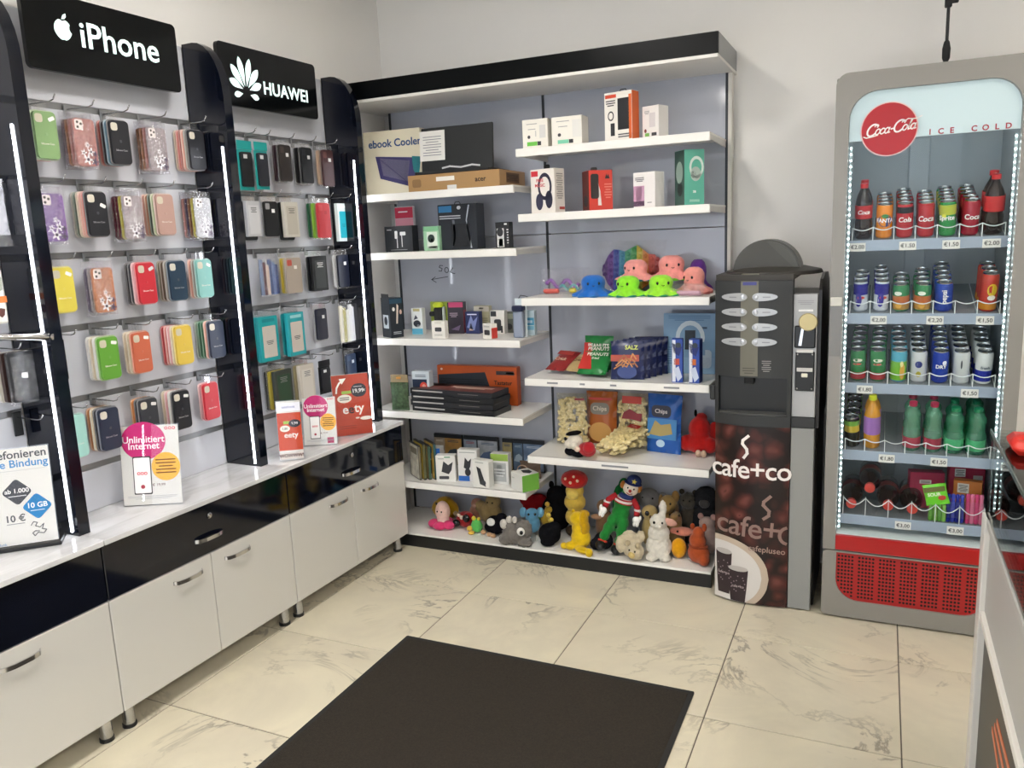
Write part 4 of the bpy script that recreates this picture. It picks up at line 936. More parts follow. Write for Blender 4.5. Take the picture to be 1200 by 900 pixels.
mk('cable_loop', tube([(-.03 + .03 * math.cos(a), -.035, .05 + .025 * math.sin(a)) for a in [i * PI / 6 for i in range(12)]], .003, 6, True), mat('c6a890', .5), t)

# ------------------------------------------------------------------ snacks on the right bay
z = ZS['R4']
def snack(label, x, y, z, w, h, t_, col, prints, rz=0, rx=0, group='snack bags', rough=.28):
    o = top('snack_bag', label, 'snack bag', (x, y, z + .0006), R(rz), group, rx=R(rx))
    mk('bag_body', bag_shape(w, h, t_, .0015), mat(col, rough, bump=.35, bscale=45), o, smooth=True)
    for nm, vf, c, px, pz, dy in prints: mk(nm, vf, mat(c, .35), o, (px, -t_ - .0006 - dy, pz))
    return o
snack('dark red snack bag lying at the left of the snack shelf', -1.440, 3.60, z + .020, .12, .16, .020, '8c2a2a', [('lettering', text('Crick', .032, bold=.0005), 'e8d0b0', 0, .07, 0), ('print', quad(.10, .03), 'b84038', 0, .12, 0)], rz=-20, rx=-62)
snack('cream coloured snack bag lying beside the dark red one', -1.345, 3.60, z + .018, .125, .14, .018, 'b9a070', [('lettering', text('Crisps', .03, bold=.0005), '5a3c20', 0, .075, 0), ('print', quad(.1, .02), 'd8c8a0', 0, .115, 0)], rz=-14, rx=-66)
for k, (dx, dy, hh, rxx, nm) in enumerate(((0, 0, .15, -52, 'front'), (-.01, .075, .155, -36, 'middle'), (-.012, .14, .165, -10, 'back'))):
    snack('green and red peanut bag, %s one of three leaning in a row' % nm, -1.232 + dx, 3.545 + dy, z + .016, .15, hh, .016, '1f7a3c', [('print', prism([(-.07, -.05), (.0, -.05), (-.035, .06), (-.07, .06)], -.0004, .0004), 'c83430', 0, .07, 0), ('lettering', text('PEANUTS', .026, bold=.0006), 'f2efe6', .005, .115, .0008), ('lettering', text('fried', .02, bold=.0004), 'f2efe6', .0, .09, .0008)], rz=-4, rx=rxx, group='peanut bags')
for k in range(5):
    nm = ['front', 'second', 'third', 'fourth', 'rearmost'][k]
    pr2 = [('print', disc(.045, .03), '2a3c78', 0, .035, 0), ('lettering', text('SALZ', .026, bold=.0006), 'd8e070', .02, .148, .001)]
    if k == 0:
        for q in range(9): pr2.append(('pretzel_print', stroke([(-.05 + .01 * q, .04 + .01 * (q % 3)), (-.02 + .008 * q, .06 + .008 * ((q * 2) % 5)), (.01 + .006 * q, .05 + .006 * (q % 4))], .006), ('b5763c', 'c98a4c', '9c5c30')[q % 3], -.01, .01 + .006 * (q % 4), .001))
        pr2.append(('print', quad(.13, .03), 'a8442c', -.01, .10, 0))
    snack('dark blue pretzel stick bag, %s in the row of five' % nm, -1.050 + .017 * k, 3.535 + .042 * k, z, .158, .178, .018, '1e2752', pr2, rz=8, rx=-6, group='pretzel stick bags')
pk('picture_board', 'light blue board with a white arch standing behind the two slim boxes', 'board', -.812, 3.74, z, .245, .285, .012, '7fa6c8',
   [('f', 'q', '8fb4d2', 0, -.36, .98, .26), ('f', 'g', 'd6e4ec', .02, .10, .56, .56, {'lift': 0}), ('f', 'q', '7fa6c8', .02, -.08, .58, .22, {'lift': .0011}), ('f', 'q', '22303c', .02, .06, .20, .32, {'lift': .0016}), ('f', 'r', 'c8dae6', .30, -.25, .26, .30), ('f', 'm', '5a86b0', 0, .42, .8, .1, 3), ('f', 'm', '5a86b0', -.34, -.2, .22, .3, 8), ('f', 'q', '3c5a78', .28, .26, .12, .03)], rx=-4)
for k, x in enumerate((-.812, -.737)):
    pk('slim_box', 'slim blue and white box standing %s before the light blue board' % ('left' if k == 0 else 'right'), 'box', x, 3.505, z, .048, .196, .045, '2a4aa0',
       [('f', 'q', 'dfe4ee', -.3, 0, .3, .96), ('f', 'p', '1c2c6c', 0, .26, .9, .3, [(-.5, .5), (.5, .2), (.2, -.5), (-.4, -.2)]), ('f', 'p', 'c9d2e6', .05, -.3, .8, .36, [(-.5, .3), (.1, .5), (.5, -.2), (0, -.5)]), ('f', 'q', ('b84a3c', 'c86a34')[k], -.05, -.02, .5, .14), ('f', 'o', '2f3a44', .1, .36, .5, .12), ('r', 'q', '22367c', 0, 0, .95, .96)], rz=8 if k == 0 else -6)
z = ZS['R5']
def puffbag(label, x, y, z, w, h, t_, rz=0, rx=0, prints=(), n=200):
    o = top('puff_bag', label, 'snack bag', (x, y, z + .0006), R(rz), 'clear bags of puffed snacks', rx=R(rx))
    vs = []
    rnd = random.Random(int(w * 1e4) + int(x * -1e3))
    for i in range(n):
        u = rnd.uniform(-.88, .88); v = rnd.uniform(.06, .9)
        depth = t_ * (1 - abs(u) ** 3) ** .8 * (1 - abs(2 * v - 1) ** 4) ** .7
        c = (u * w / 2 * .90, rnd.choice((-1, -1, -1, 1)) * depth * rnd.uniform(.45, .74), v * h)
        a = rnd.uniform(0, PI); b = rnd.uniform(-.6, .6)
        vs.append(ball(c, (.0185, .0092, .0092), 7, 5, (0, a, b)))
    mk('puffs', join(*vs), mat('e8d8a6', .7, vary=.12, vscale=40), o, smooth=True, kind='stuff')
    mk('clear_bag', bag_shape(w, h, t_, .002), clear('fffdf4', .10, .10, crinkle=25, haze=.015), o, smooth=True)
    for nm, vf, c, px, pz in prints: mk(nm, vf, mat(c, .35), o, (px, -t_ - .0012, pz))
puffbag('clear bag of beige puffs standing at the left of the snack shelf', -1.402, 3.74, z, .178, .262, .035, rz=6, rx=-6, prints=[('print', quad(.05, .012), '9a2c2c', .04, .235)])
snack('orange crisp bag with a grey oval between two puff bags', -1.265, 3.785, z, .165, .27, .03, 'b5622a', [('print', prism(rrect(.10, .06, .025, 4), -.0004, .0004), '8a8478', -.002, .185, 0), ('lettering', text('Chips', .032, bold=.0005), 'e8dcc8', -.002, .185, .001), ('print', disc(.06, .05), 'd8a45c', 0, .065, 0), ('print', quad(.12, .012), 'c83c30', 0, .235, 0)], rx=-4)
puffbag('clear bag of puffs with a dark red label, middle of the snack shelf', -1.088, 3.74, z, .172, .275, .035, rz=-4, rx=-6, prints=[('print', quad(.10, .036), 'c23a2c', 0, .245), ('print', prism([(-.05, -.02), (-.04, .012), (-.01, .03), (.03, .01), (.055, .01), (.05, -.03), (0, -.02)], -.0004, .0004), '8c2630', 0, .17), ('lettering', text('Kuka', .03, bold=.0005), 'f0e4d8', 0, .168), ('lettering', text('Flips', .026, bold=.0006), '3a2a24', -.01, .125)])
snack('bright blue fish snack bag at the right of the snack shelf', -.925, 3.70, z, .178, .285, .03, '1f5cb0', [('print', prism(rrect(.10, .058, .02, 3), -.0004, .0004), '3a3c4c', -.005, .205, 0), ('lettering', text('Chips', .028, bold=.0005), 'e8e0e0', -.005, .205, .001), ('print', prism([(-.06, -.03), (-.03, .04), (.0, .02), (.05, .03), (.06, -.02), (.0, -.035)], -.0004, .0004), 'b9a468', -.005, .120, 0), ('print', disc(.022, .018), 'b8d4e8', -.005, .05, 0), ('print', quad(.15, .10), '4a8cc8', 0, .12, -.0004)], rz=-10, rx=-5)
puffbag('clear bag of puffs lying flat at the front of the snack shelf', -1.155, 3.52, z + .035, .19, .26, .038, rz=-24, rx=-74, prints=[('print', quad(.07, .03), 'b8342c', .02, .20), ('lettering', text('Flips', .02, bold=.0004), 'f4ecdc', .02, .2)], n=240)
# ------------------------------------------------------------------ plush toys
def fur(h, b=.5):
    dark = sum(int(h[i:i + 2], 16) for i in (0, 2, 4)) < 200
    return mat(h, .95, bump=b, bscale=260, vary=.10, vscale=60, spec=.05 if dark else .15, sheen=0 if dark else .25)
FUZZ = bpy.data.textures.new('fuzz', 'CLOUDS'); FUZZ.noise_scale = .011; FUZZ.noise_depth = 1
EYE = mat('0c0c0e', .12)
def plush(name, label, x, y, z, rz, body, col, parts=(), voxel=.006, cat='plush toy', b=.5, sc=1.0, lean=(0, 0)):
    """body: list of (x, y, z, rx, ry, rz) ellipsoids fused into one skin; parts: (name, colour, [ellipsoids])."""
    t = top(name, label, cat, (x, y, z + .0006), R(rz), 'plush toys')
    t.scale = (sc, sc, sc); t.rotation_euler = (R(lean[0]), R(lean[1]), R(rz))
    o = mk('body', join(*[ball(e[:3], e[3:6], 12, 9) for e in body]), fur(col, b), t, smooth=True)
    md = o.modifiers.new('skin', 'REMESH'); md.mode = 'VOXEL'; md.voxel_size = voxel; md.use_smooth_shade = True
    sm = o.modifiers.new('smooth', 'SMOOTH'); sm.iterations = 4; sm.factor = .5
    if b >= .6:
        dm_ = o.modifiers.new('fuzz', 'DISPLACE'); dm_.texture = FUZZ; dm_.texture_coords = 'LOCAL'; dm_.mid_level = .45; dm_.strength = .022 if b > .9 else .010
    for nm, c, es in parts:
        m = EYE if nm in ('eye', 'pupil') else fur(c, b)
        if nm in ('eye', 'pupil', 'cheek', 'ear', 'foot', 'hand', 'shoe', 'button', 'arm', 'leg', 'antenna_ball', 'wing', 'horn', 'spot'):
            for e in es: mk(nm, ball(e[:3], e[3:6], 12, 8, e[6:9] if len(e) > 6 else (0, 0, 0)), m, t, smooth=True)
        else: mk(nm, join(*[ball(e[:3], e[3:6], 12, 8, e[6:9] if len(e) > 6 else (0, 0, 0)) for e in es]), m, t, smooth=True)
    return t
zb = ZS['B']; z5 = ZS['R5']
# snack shelf
plush('plush_monster', 'bright red fluffy plush with black horn tip at the shelf end', -.760, 3.74, z5, -10, [(0, 0, .05, .075, .06, .05), (0, 0, .12, .055, .05, .06), (-.06, -.02, .05, .035, .035, .04), (.06, -.02, .05, .035, .035, .04), (0, .02, .17, .03, .03, .025)], 'c01f1c',
      [('horn', '141414', [(-.02, 0, .195, .007, .007, .018)]), ('foot', 'c8a890', [(.02, -.07, .018, .014, .014, .018), (.045, -.065, .018, .014, .014, .018)]), ('wing', 'a01816', [(.07, .01, .11, .03, .012, .05)])])
plush('plush_dog', 'small black and white plush dog with a red body lying on the edge', -1.315, 3.53, z5, -30, [(0, 0, .075, .04, .038, .036), (-.02, -.02, .06, .03, .026, .024), (.03, -.03, .062, .022, .02, .02)], 'd8d0c0',
      [('ear', '141414', [(-.01, .0, .112, .05, .03, .012, 0, R(-15), 0), (-.055, 0, .06, .012, .02, .02)]), ('eye', '', [(-.035, -.032, .085, .008, .006, .010)]), ('lower_body', '15161a', [(.02, .0, .022, .045, .035, .022), (-.03, -.01, .02, .03, .025, .02)]), ('jacket', 'b0202a', [(.075, .01, .045, .05, .035, .035), (.10, .0, .06, .03, .03, .03)]), ('hand', 'e0c8b4', [(.05, -.03, .05, .016, .014, .014)])], b=.25)
# base shelf, left to right
plush('plush_octopus', 'cream plush octopus on bright pink tentacles, leftmost on the base shelf', -2.118, 3.60, zb, 0, [(0, 0, .09, .042, .04, .06), (0, 0, .045, .035, .035, .03)], 'e6c4b8',
      [('tentacles', 'd23a6e', [(-.045, -.02, .025, .035, .035, .024), (.045, -.02, .025, .035, .035, .024), (0, -.04, .022, .04, .03, .022), (0, .03, .025, .05, .03, .024)]), ('eye', '', [(-.012, -.038, .1, .004, .004, .005), (.014, -.038, .1, .004, .004, .005)])], b=.3)
plush('plush_chick', 'yellow plush half hidden behind the cream octopus', -2.170, 3.72, zb, 0, [(0, 0, .06, .085, .05, .06), (.0, 0, .10, .05, .045, .03)], 'b99018', [('eye', '', [(-.03, -.045, .1, .006, .005, .007)])])
plush('plush_ladybird', 'small red plush ladybird with black eyes on the base shelf', -2.000, 3.64, zb, 0, [(0, 0, .045, .055, .045, .045), (.03, -.02, .06, .035, .03, .035)], '9c1c1e',
      [('eye', '', [(.03, -.05, .07, .022, .014, .022), (-.035, -.045, .035, .024, .016, .02)]), ('spot', 'd9c8b4', [(0, -.045, .07, .012, .008, .012), (-.02, -.04, .08, .01, .008, .01)]), ('antenna_ball', '8c7a5a', [(-.06, 0, .07, .014, .012, .014)])], b=.25)
plush('plush_frog', 'tiny green plush frog with yellow eyes and feet', -1.905, 3.585, zb, 15, [(0, 0, .035, .034, .03, .034), (0, -.005, .06, .026, .024, .022)], '5cb85a',
      [('eye_bump', 'd8c040', [(-.012, -.012, .084, .012, .012, .012), (.014, -.01, .08, .01, .01, .01)]), ('foot', 'd8b048', [(-.035, -.02, .03, .016, .014, .014), (-.025, -.03, .01, .018, .016, .01)])], b=.25)
plush('plush_penguin', 'black plush penguin with a white belly lying on its side', -1.800, 3.60, zb, -20, [(0, 0, .05, .065, .045, .05), (.045, .0, .09, .035, .035, .035), (-.04, 0, .03, .035, .035, .03)], '15141a',
      [('belly', 'e6e4e0', [(.0, -.035, .075, .030, .014, .022, 0, R(-15), 0)]), ('foot', 'b8906c', [(-.05, -.045, .012, .016, .014, .012), (.0, -.05, .012, .018, .014, .011), (.03, -.05, .012, .015, .014, .011)])], b=.3)
plush('plush_bear', 'tan plush bear slumped in the back row behind the penguin', -1.900, 3.74, zb, 0, [(0, 0, .06, .07, .05, .06), (.02, 0, .125, .045, .04, .04), (-.06, 0, .09, .035, .03, .035)], '9c8458', [('ear', '8c744a', [(-.01, 0, .16, .014, .01, .014), (.05, 0, .158, .014, .01, .014)]), ('eye', '', [(.005, -.04, .13, .004, .004, .005), (.035, -.04, .13, .004, .004, .005)])])
plush('plush_pig', 'dusty pink plush behind the green frog', -1.985, 3.76, zb, 0, [(0, 0, .05, .05, .045, .05), (0, -.01, .1, .035, .03, .03)], 'b5826c', [('snout', 'c89a86', [(0, -.042, .095, .014, .01, .011)])])
plush('plush_heart', 'dark red plush cushion in the back row of the base shelf', -1.665, 3.79, zb, 0, [(-.03, 0, .14, .05, .03, .04), (.04, 0, .14, .05, .03, .04), (0, 0, .09, .06, .035, .07)], '7c1418')
plush('plush_monster', 'fuzzy grey one-eyed plush monster at the shelf edge', -1.640, 3.51, zb, 12, [(0, 0, .055, .075, .05, .055), (-.03, 0, .10, .04, .035, .035), (.04, -.01, .085, .045, .04, .045), (-.055, -.02, .03, .03, .03, .03), (.05, -.03, .02, .04, .03, .02)], '75706a',
      [('eye_white', 'f0eee8', [(.035, -.053, .085, .021, .012, .022)]), ('pupil', '', [(.04, -.066, .085, .009, .005, .011)]), ('horn', 'c9c4bc', [(-.06, -.02, .11, .02, .016, .026), (-.03, -.02, .135, .016, .014, .02), (.0, -.03, .138, .014, .012, .018)])], b=.95, voxel=.007)
plush('plush_elephant', 'light blue plush elephant sitting behind the grey monster', -1.612, 3.65, zb + .01, 25, [(0, 0, .05, .045, .04, .05), (0, -.01, .105, .038, .034, .034), (-.02, -.04, .06, .016, .02, .03)], '6aa8cc',
      [('ear', '7cb8d8', [(-.045, 0, .115, .02, .012, .028), (.045, 0, .11, .02, .012, .028)]), ('eye', '', [(-.018, -.038, .115, .006, .005, .007), (.015, -.04, .115, .006, .005, .007)])], b=.25)
plush('plush_bee', 'small yellow and green plush behind the light blue elephant', -1.555, 3.70, zb + .03, 0, [(0, 0, .05, .03, .03, .045), (.02, 0, .1, .024, .02, .02)], 'a88a2c', [('leaf', '4c8a3c', [(-.03, -.01, .06, .02, .012, .02)]), ('antenna_ball', 'c9a23c', [(.02, -.02, .135, .013, .012, .013)])])
plush('plush_cat', 'large black plush cat at the back under the shelf corner', -1.512, 3.75, zb, 0, [(0, 0, .10, .085, .06, .10), (.01, -.01, .20, .06, .05, .05)], '101012', [('ear', '101012', [(-.025, 0, .25, .015, .01, .02), (.045, 0, .25, .015, .01, .02)])])
plush('plush_mole', 'round black plush in front of the black cat', -1.478, 3.56, zb, 0, [(0, 0, .055, .06, .05, .055), (.03, -.01, .09, .04, .035, .035), (0, -.03, .02, .04, .03, .02)], '131316', [('antenna_ball', 'c9b048', [(-.01, .02, .145, .013, .012, .013), (.0, .02, .12, .016, .013, .014)]), ('claw', 'b8b4ac', [(-.062, -.02, .03, .004, .004, .018)])])
plush('plush_toadstool', 'yellow plush doll with a red spotted toadstool hat', -1.385, 3.69, zb + .06, 0, [(0, 0, .05, .055, .045, .05), (0, 0, .13, .058, .05, .05), (0, 0, .19, .05, .045, .04)], 'd2b04a',
      [('hat', 'b9221e', [(0, 0, .25, .072, .062, .048)]), ('spot', 'e8c8a8', [(-.03, -.05, .265, .008, .006, .008), (.0, -.06, .25, .008, .006, .008), (.035, -.052, .26, .008, .006, .008), (.015, -.05, .28, .007, .006, .007)]), ('face', 'dcc060', [(0, -.035, .18, .034, .018, .03)])], b=.4)
plush('plush_seat_cushion', 'dark plush heap carrying the toadstool doll', -1.385, 3.70, zb, 0, [(0, 0, .03, .06, .05, .032)], '3c3024')
plush('plush_lion', 'bright yellow plush lion with a stringy mane, sitting', -1.310, 3.56, zb, -20, [(0, 0, .055, .055, .045, .055), (-.01, 0, .105, .04, .036, .04), (-.015, -.005, .15, .042, .038, .038), (.05, -.05, .018, .05, .022, .018), (-.03, -.05, .02, .03, .025, .02)], 'd9b414',
      [('mane', 'c79a0c', [(.022, .0, .15, .018, .03, .05), (.03, 0, .11, .016, .03, .04), (.01, .02, .175, .03, .02, .02)]), ('foot', 'dcb81c', [(.10, -.062, .02, .02, .018, .022), (-.06, -.06, .016, .02, .018, .016)]), ('ear', 'd0a810', [(-.045, 0, .18, .012, .008, .013)])], b=.4)
# clown doll
t = top('clown_doll', 'clown doll with blue hat, striped shirt and green dungarees', 'doll', (-1.172, 3.64, zb + .016), R(10), 'plush toys'); t.rotation_euler = (0, R(15), R(10))
o = mk('body', join(*[ball(e[:3], e[3:6], 12, 9) for e in [(0, 0, .215, .046, .038, .045), (0, -.004, .165, .046, .04, .045), (-.026, -.03, .125, .03, .036, .034), (-.036, -.055, .09, .028, .03, .034), (-.044, -.075, .055, .026, .027, .03), (.026, -.03, .125, .03, .036, .034), (.030, -.055, .09, .028, .03, .034), (.032, -.075, .05, .026, .027, .03), (.005, 0, .262, .026, .026, .03)]]), fur('1f7a30', .15), t, smooth=True)
md = o.modifiers.new('skin', 'REMESH'); md.mode = 'VOXEL'; md.voxel_size = .006; md.use_smooth_shade = True
mk('shirt', ball((.0, -.004, .234), (.048, .041, .024), 12, 8), mat('f0e6e2', .9), t, smooth=True)
for zz in (.225, .243): mk('stripe', ball((0, -.006, zz), (.0505, .0425, .0055), 12, 6), mat('b8202c', .9), t, smooth=True)
for sx in (-1, 1):
    a = mk('arm', tube([(sx * .042, -.005, .25), (sx * .072, -.022, .222), (sx * .080, -.045, .190)], .015, 10), mat('b8242c', .9), t, smooth=True)
    mk('cuff_stripe', ball((sx * .076, -.030, .212), (.019, .019, .009), 10, 6), mat('f0e8e4', .9), a, smooth=True)
    mk('glove', join(ball((sx * .084, -.055, .170), (.020, .015, .020), 10, 7), ball((sx * .098, -.060, .186), (.008, .008, .015), 8, 6), ball((sx * .080, -.064, .153), (.009, .009, .015), 8, 6), ball((sx * .094, -.063, .155), (.008, .008, .015), 8, 6)), mat('f4f2ee', .8), a, smooth=True)
    fx = -.046 if sx < 0 else .033
    mk('trouser_cuff', ball((fx, -.080, .032), (.027, .027, .009), 12, 6), mat('c8402c', .9), t, smooth=True)
    mk('shoe', ball((fx - .004, -.100, .014), (.027, .046, .022), 12, 7), mat('101012', .5), t, smooth=True)
mk('scarf', ball((.006, -.012, .260), (.038, .034, .015), 12, 7), mat('24346c', .9), t, smooth=True)
h = mk('head', ball((.018, -.005, .305), (.040, .038, .040), 14, 10), mat('ecdccc', .8), t, smooth=True)
for ex in (.004, .034): mk('eye', ball((ex, -.041, .314), (.004, .003, .005), 8, 6), EYE, h, smooth=True)
mk('nose', ball((.018, -.046, .302), (.008, .008, .008), 10, 7), mat('b83a30', .5), h, smooth=True)
mk('mouth', tube([(.004, -.041, .288), (.018, -.043, .283), (.032, -.040, .289)], .002), mat('a83a34', .5), h, smooth=True)
for hx in (-.024, .058): mk('hair_tuft', ball((hx, .0, .31), (.014, .02, .02), 10, 6), fur('b8742c', .8), h, smooth=True)
hat = mk('hat', join(ball((.024, .0, .345), (.036, .034, .028), 12, 8), ball((.022, -.004, .332), (.045, .042, .008), 12, 6)), mat('1c2c66', .8), h, smooth=True)
P = [( (.014 if i % 2 == 0 else .006) * math.sin(PI * i / 5), (.014 if i % 2 == 0 else .006) * math.cos(PI * i / 5)) for i in range(10)]
mk('star', prism(P, -.002, .002), mat('c9b83c', .6), hat, (.026, -.036, .350), rot=(R(-20), 0, 0))
for (nm, lab, x, y, zz, rz, body, col, parts, b) in (
    ('plush_crocodile', 'dark green plush toy peeking out behind the clown', -1.175, 3.76, zb, 0, [(0, 0, .14, .035, .03, .14), (.03, 0, .27, .03, .03, .05)], '1f6a34', [('eye', '', [(.02, -.03, .29, .006, .005, .006)])], .3),
    ('plush_mouse', 'dark grey plush behind the feet of the clown', -1.20, 3.58, zb, 0, [(0, 0, .045, .05, .045, .045), (-.03, -.02, .03, .035, .03, .03)], '1c1c20', [], .3),
    ('plush_doll', 'brown plush doll with a peach arm between lion and clown', -1.235, 3.70, zb, 0, [(0, 0, .08, .045, .04, .08), (0, 0, .18, .038, .034, .036), (.02, 0, .12, .05, .03, .03)], '7c5c40', [('arm', 'c89a78', [(-.03, -.03, .13, .03, .014, .014)])], .4),
    ('plush_elephant', 'grey plush elephant with round ears in the back row', -1.02, 3.78, zb, 0, [(0, 0, .09, .06, .05, .09), (0, -.01, .22, .06, .05, .055), (.02, -.05, .19, .018, .02, .03)], '6c6a68', [('ear', '7a7674', [(-.065, 0, .23, .03, .012, .035), (.07, 0, .22, .03, .012, .035)]), ('eye', '', [(-.02, -.05, .235, .005, .004, .006), (.03, -.05, .235, .005, .004, .006)])], .4),
    ('plush_dog', 'tan plush dog with long ears in the back row', -.915, 3.76, zb, 0, [(0, 0, .09, .055, .05, .09), (0, -.01, .21, .045, .042, .045), (0, -.045, .19, .022, .02, .018)], 'a3834c', [('ear', '8c6c3c', [(-.04, 0, .21, .014, .012, .04), (.035, -.01, .25, .02, .012, .03)]), ('eye', '', [(-.016, -.048, .222, .005, .004, .006), (.018, -.048, .222, .005, .004, .006)])], .5),
    ('plush_owl', 'beige plush owl with dark ringed eyes beside the rabbit', -.985, 3.665, zb, 0, [(0, 0, .09, .045, .04, .09), (.0, -.01, .19, .042, .036, .036)], 'b8a068', [('eye', '', [(-.004, -.045, .195, .012, .006, .013)]), ('beak', '6c5030', [(.012, -.046, .18, .006, .008, .008)])], .4),
    ('plush_gorilla', 'dark charcoal plush at the right back corner of the base shelf', -.735, 3.78, zb, 0, [(0, 0, .11, .075, .05, .11), (0, -.01, .25, .06, .05, .06)], '2c2c2e', [('muzzle', '4a4644', [(0, -.055, .235, .026, .014, .022)]), ('eye', '', [(-.02, -.05, .265, .005, .004, .006), (.02, -.05, .265, .005, .004, .006)])], .6),
    ('plush_bear', 'dark olive plush bear between the tan dog and the dark corner toy', -.825, 3.79, zb, 0, [(0, 0, .10, .05, .045, .10), (0, -.01, .225, .045, .04, .042)], '4a443a', [('ear', '3c362e', [(-.032, 0, .265, .014, .01, .014), (.032, 0, .265, .014, .01, .014)]), ('eye', '', [(-.015, -.045, .235, .004, .004, .005), (.015, -.045, .235, .004, .004, .005)])], .6),
    ('plush_horse', 'light brown plush horse head in front of the olive bear', -.862, 3.68, zb, 0, [(0, 0, .07, .045, .05, .07), (.0, 0, .15, .03, .035, .05), (0, -.03, .18, .024, .035, .022)], '9c7c50', [('mane', '5c4428', [(0, .02, .19, .01, .02, .04)]), ('eye', '', [(-.022, -.03, .19, .005, .005, .006), (.022, -.03, .19, .005, .005, .006)])], .4),
    ('plush_pig', 'pale pink plush half behind the rust coloured toy', -.712, 3.675, zb, 0, [(0, 0, .08, .055, .05, .08), (0, 0, .16, .04, .036, .03)], 'b59c94', [('ear', 'a8847c', [(-.03, 0, .19, .014, .008, .016), (.03, 0, .19, .014, .008, .016)])], .4)):
    plush(nm, lab, x, y, zz, rz, body, col, parts, b=b, voxel=.007)
plush('plush_bear', 'cream plush bear lying on its side before the rabbit', -1.040, 3.535, zb, -15, [(0, .0, .045, .05, .045, .045), (.035, -.03, .045, .042, .038, .042), (-.05, -.02, .06, .025, .03, .045), (-.02, .01, .09, .04, .03, .035), (.03, .03, .10, .02, .02, .03)], 'c9bca0',
      [('ear', 'b8a888', [(.06, -.05, .085, .015, .010, .015), (.002, -.045, .085, .014, .010, .014)]), ('muzzle', 'd0b878', [(.035, -.066, .038, .018, .012, .016)]), ('eye', '', [(.052, -.064, .058, .004, .004, .005), (.022, -.064, .06, .004, .004, .005)])], b=.6)
plush('plush_rabbit', 'white plush rabbit sitting upright with one pink ear hanging', -.918, 3.565, zb, 10, [(0, 0, .06, .062, .05, .062), (0, 0, .12, .052, .045, .055), (0, -.005, .18, .042, .042, .040), (-.03, -.045, .02, .03, .03, .02), (.03, -.045, .02, .03, .03, .02), (.02, .0, .245, .018, .014, .045)], 'd9d4c8',
      [('ear', 'd4a090', [(.052, -.012, .185, .036, .012, .018, 0, R(15), 0)]), ('eye', '', [(-.018, -.042, .19, .006, .005, .007), (.02, -.044, .19, .005, .004, .006)]), ('snout', 'e2ded4', [(0, -.042, .172, .014, .01, .01)])], b=.6)
plush('plush_egg', 'orange yellow egg shaped plush next to the white rabbit', -.828, 3.59, zb, 0, [(0, 0, .05, .038, .036, .050)], 'dc9a10', [], b=.3)
plush('plush_bird', 'salmon pink plush fish lying over the orange egg', -.815, 3.63, zb + .10, 0, [(0, 0, .02, .055, .04, .018), (-.045, .0, .02, .024, .03, .012)], 'd0826c', [('eye', '', [(-.02, -.035, .03, .005, .004, .005)])], b=.3)
plush('plush_fox', 'rust orange plush toy in front, beside the coffee machine', -.728, 3.56, zb, -12, [(0, 0, .05, .055, .04, .05), (-.005, 0, .11, .042, .034, .04), (.0, .0, .15, .03, .028, .03), (.035, -.02, .03, .028, .03, .03)], 'a84c26',
      [('ear', 'a04420', [(-.03, 0, .175, .012, .008, .016), (.028, 0, .18, .012, .008, .02)]), ('belt', '8c3c1c', [(-.002, 0, .085, .049, .039, .008)])], b=.3)

# ------------------------------------------------------------------ reversible octopus plushes
def octopus(label, x, y, z, col, rim, r=.075, h=.075, rz=0, tilt=(0, 0)):
    t = top('plush_octopus', label, 'plush toy', (x, y, z + .0006), R(rz), 'octopus plushes'); t.rotation_euler = (R(tilt[0]), R(tilt[1]), R(rz))
    n = 48; prof = [(0.0, 1.0), (.30, .985), (.50, .90), (.62, .76), (.64, .60), (.60, .46), (.60, .36), (.74, .24), (.92, .14), (1.0, .06)]
    V = []; F = []
    for k, (pr_, pz) in enumerate(prof):
        for i in range(n):
            a = 2 * PI * i / n; f = max(0, (pr_ - .6) / .4) if k > 5 else 0
            rr = pr_ * r * (1 + .16 * f * math.cos(8 * a)); V.append((rr * math.cos(a), rr * math.sin(a), h * (pz + .05 * f * math.cos(8 * a))))
    for k in range(len(prof) - 1):
        for i in range(n): F.append((k * n + i, k * n + (i + 1) % n, (k + 1) * n + (i + 1) % n, (k + 1) * n + i))
    mk('body', (V, F), fur(col, .12), t, smooth=True)
    V2 = []; F2 = []
    for k, (pr_, pz) in enumerate(((1.0, .062), (.98, .0), (.5, .12), (0, .2))):
        for i in range(n):
            a = 2 * PI * i / n; f = 1 if k < 2 else 0
            rr = pr_ * r * (1 + .16 * f * math.cos(8 * a)); V2.append((rr * math.cos(a), rr * math.sin(a), h * (pz + .05 * (f if k == 0 else 0) * math.cos(8 * a))))
    for k in range(3):
        for i in range(n): F2.append((k * n + i, k * n + (i + 1) % n, (k + 1) * n + (i + 1) % n, (k + 1) * n + i))
    mk('lining', (V2, F2), fur(rim, .12), t, smooth=True)
    for sx in (-1, 1): mk('eye', ball((sx * r * .28, -r * .56, h * .62), (.006, .004, .007), 10, 7), EYE, t, smooth=True)
    mk('mouth', tube([(-r * .07, -r * .625, h * .53), (0, -r * .63, h * .49), (r * .07, -r * .625, h * .53)], .0014), EYE, t)
    return t
z = ZS['R3']
octopus('blue octopus plush with a downturned mouth on the toy shelf', -1.215, 3.56, z, '2266b8', '3a80c8', .088, .098, rz=20)
octopus('left one of the two lime green octopus plushes at the front', -1.045, 3.548, z, '8ede34', '2f9a8a', .082, .092, rz=-14)
octopus('right one of the two lime green octopus plushes at the front', -.897, 3.565, z, '9ae03a', '3aa070', .084, .092, rz=24)
octopus('pink octopus plush with a teal lining on top of the left lime one', -1.038, 3.655, z + .062, 'e89a94', '1f7a94', .086, .098, rz=-20)
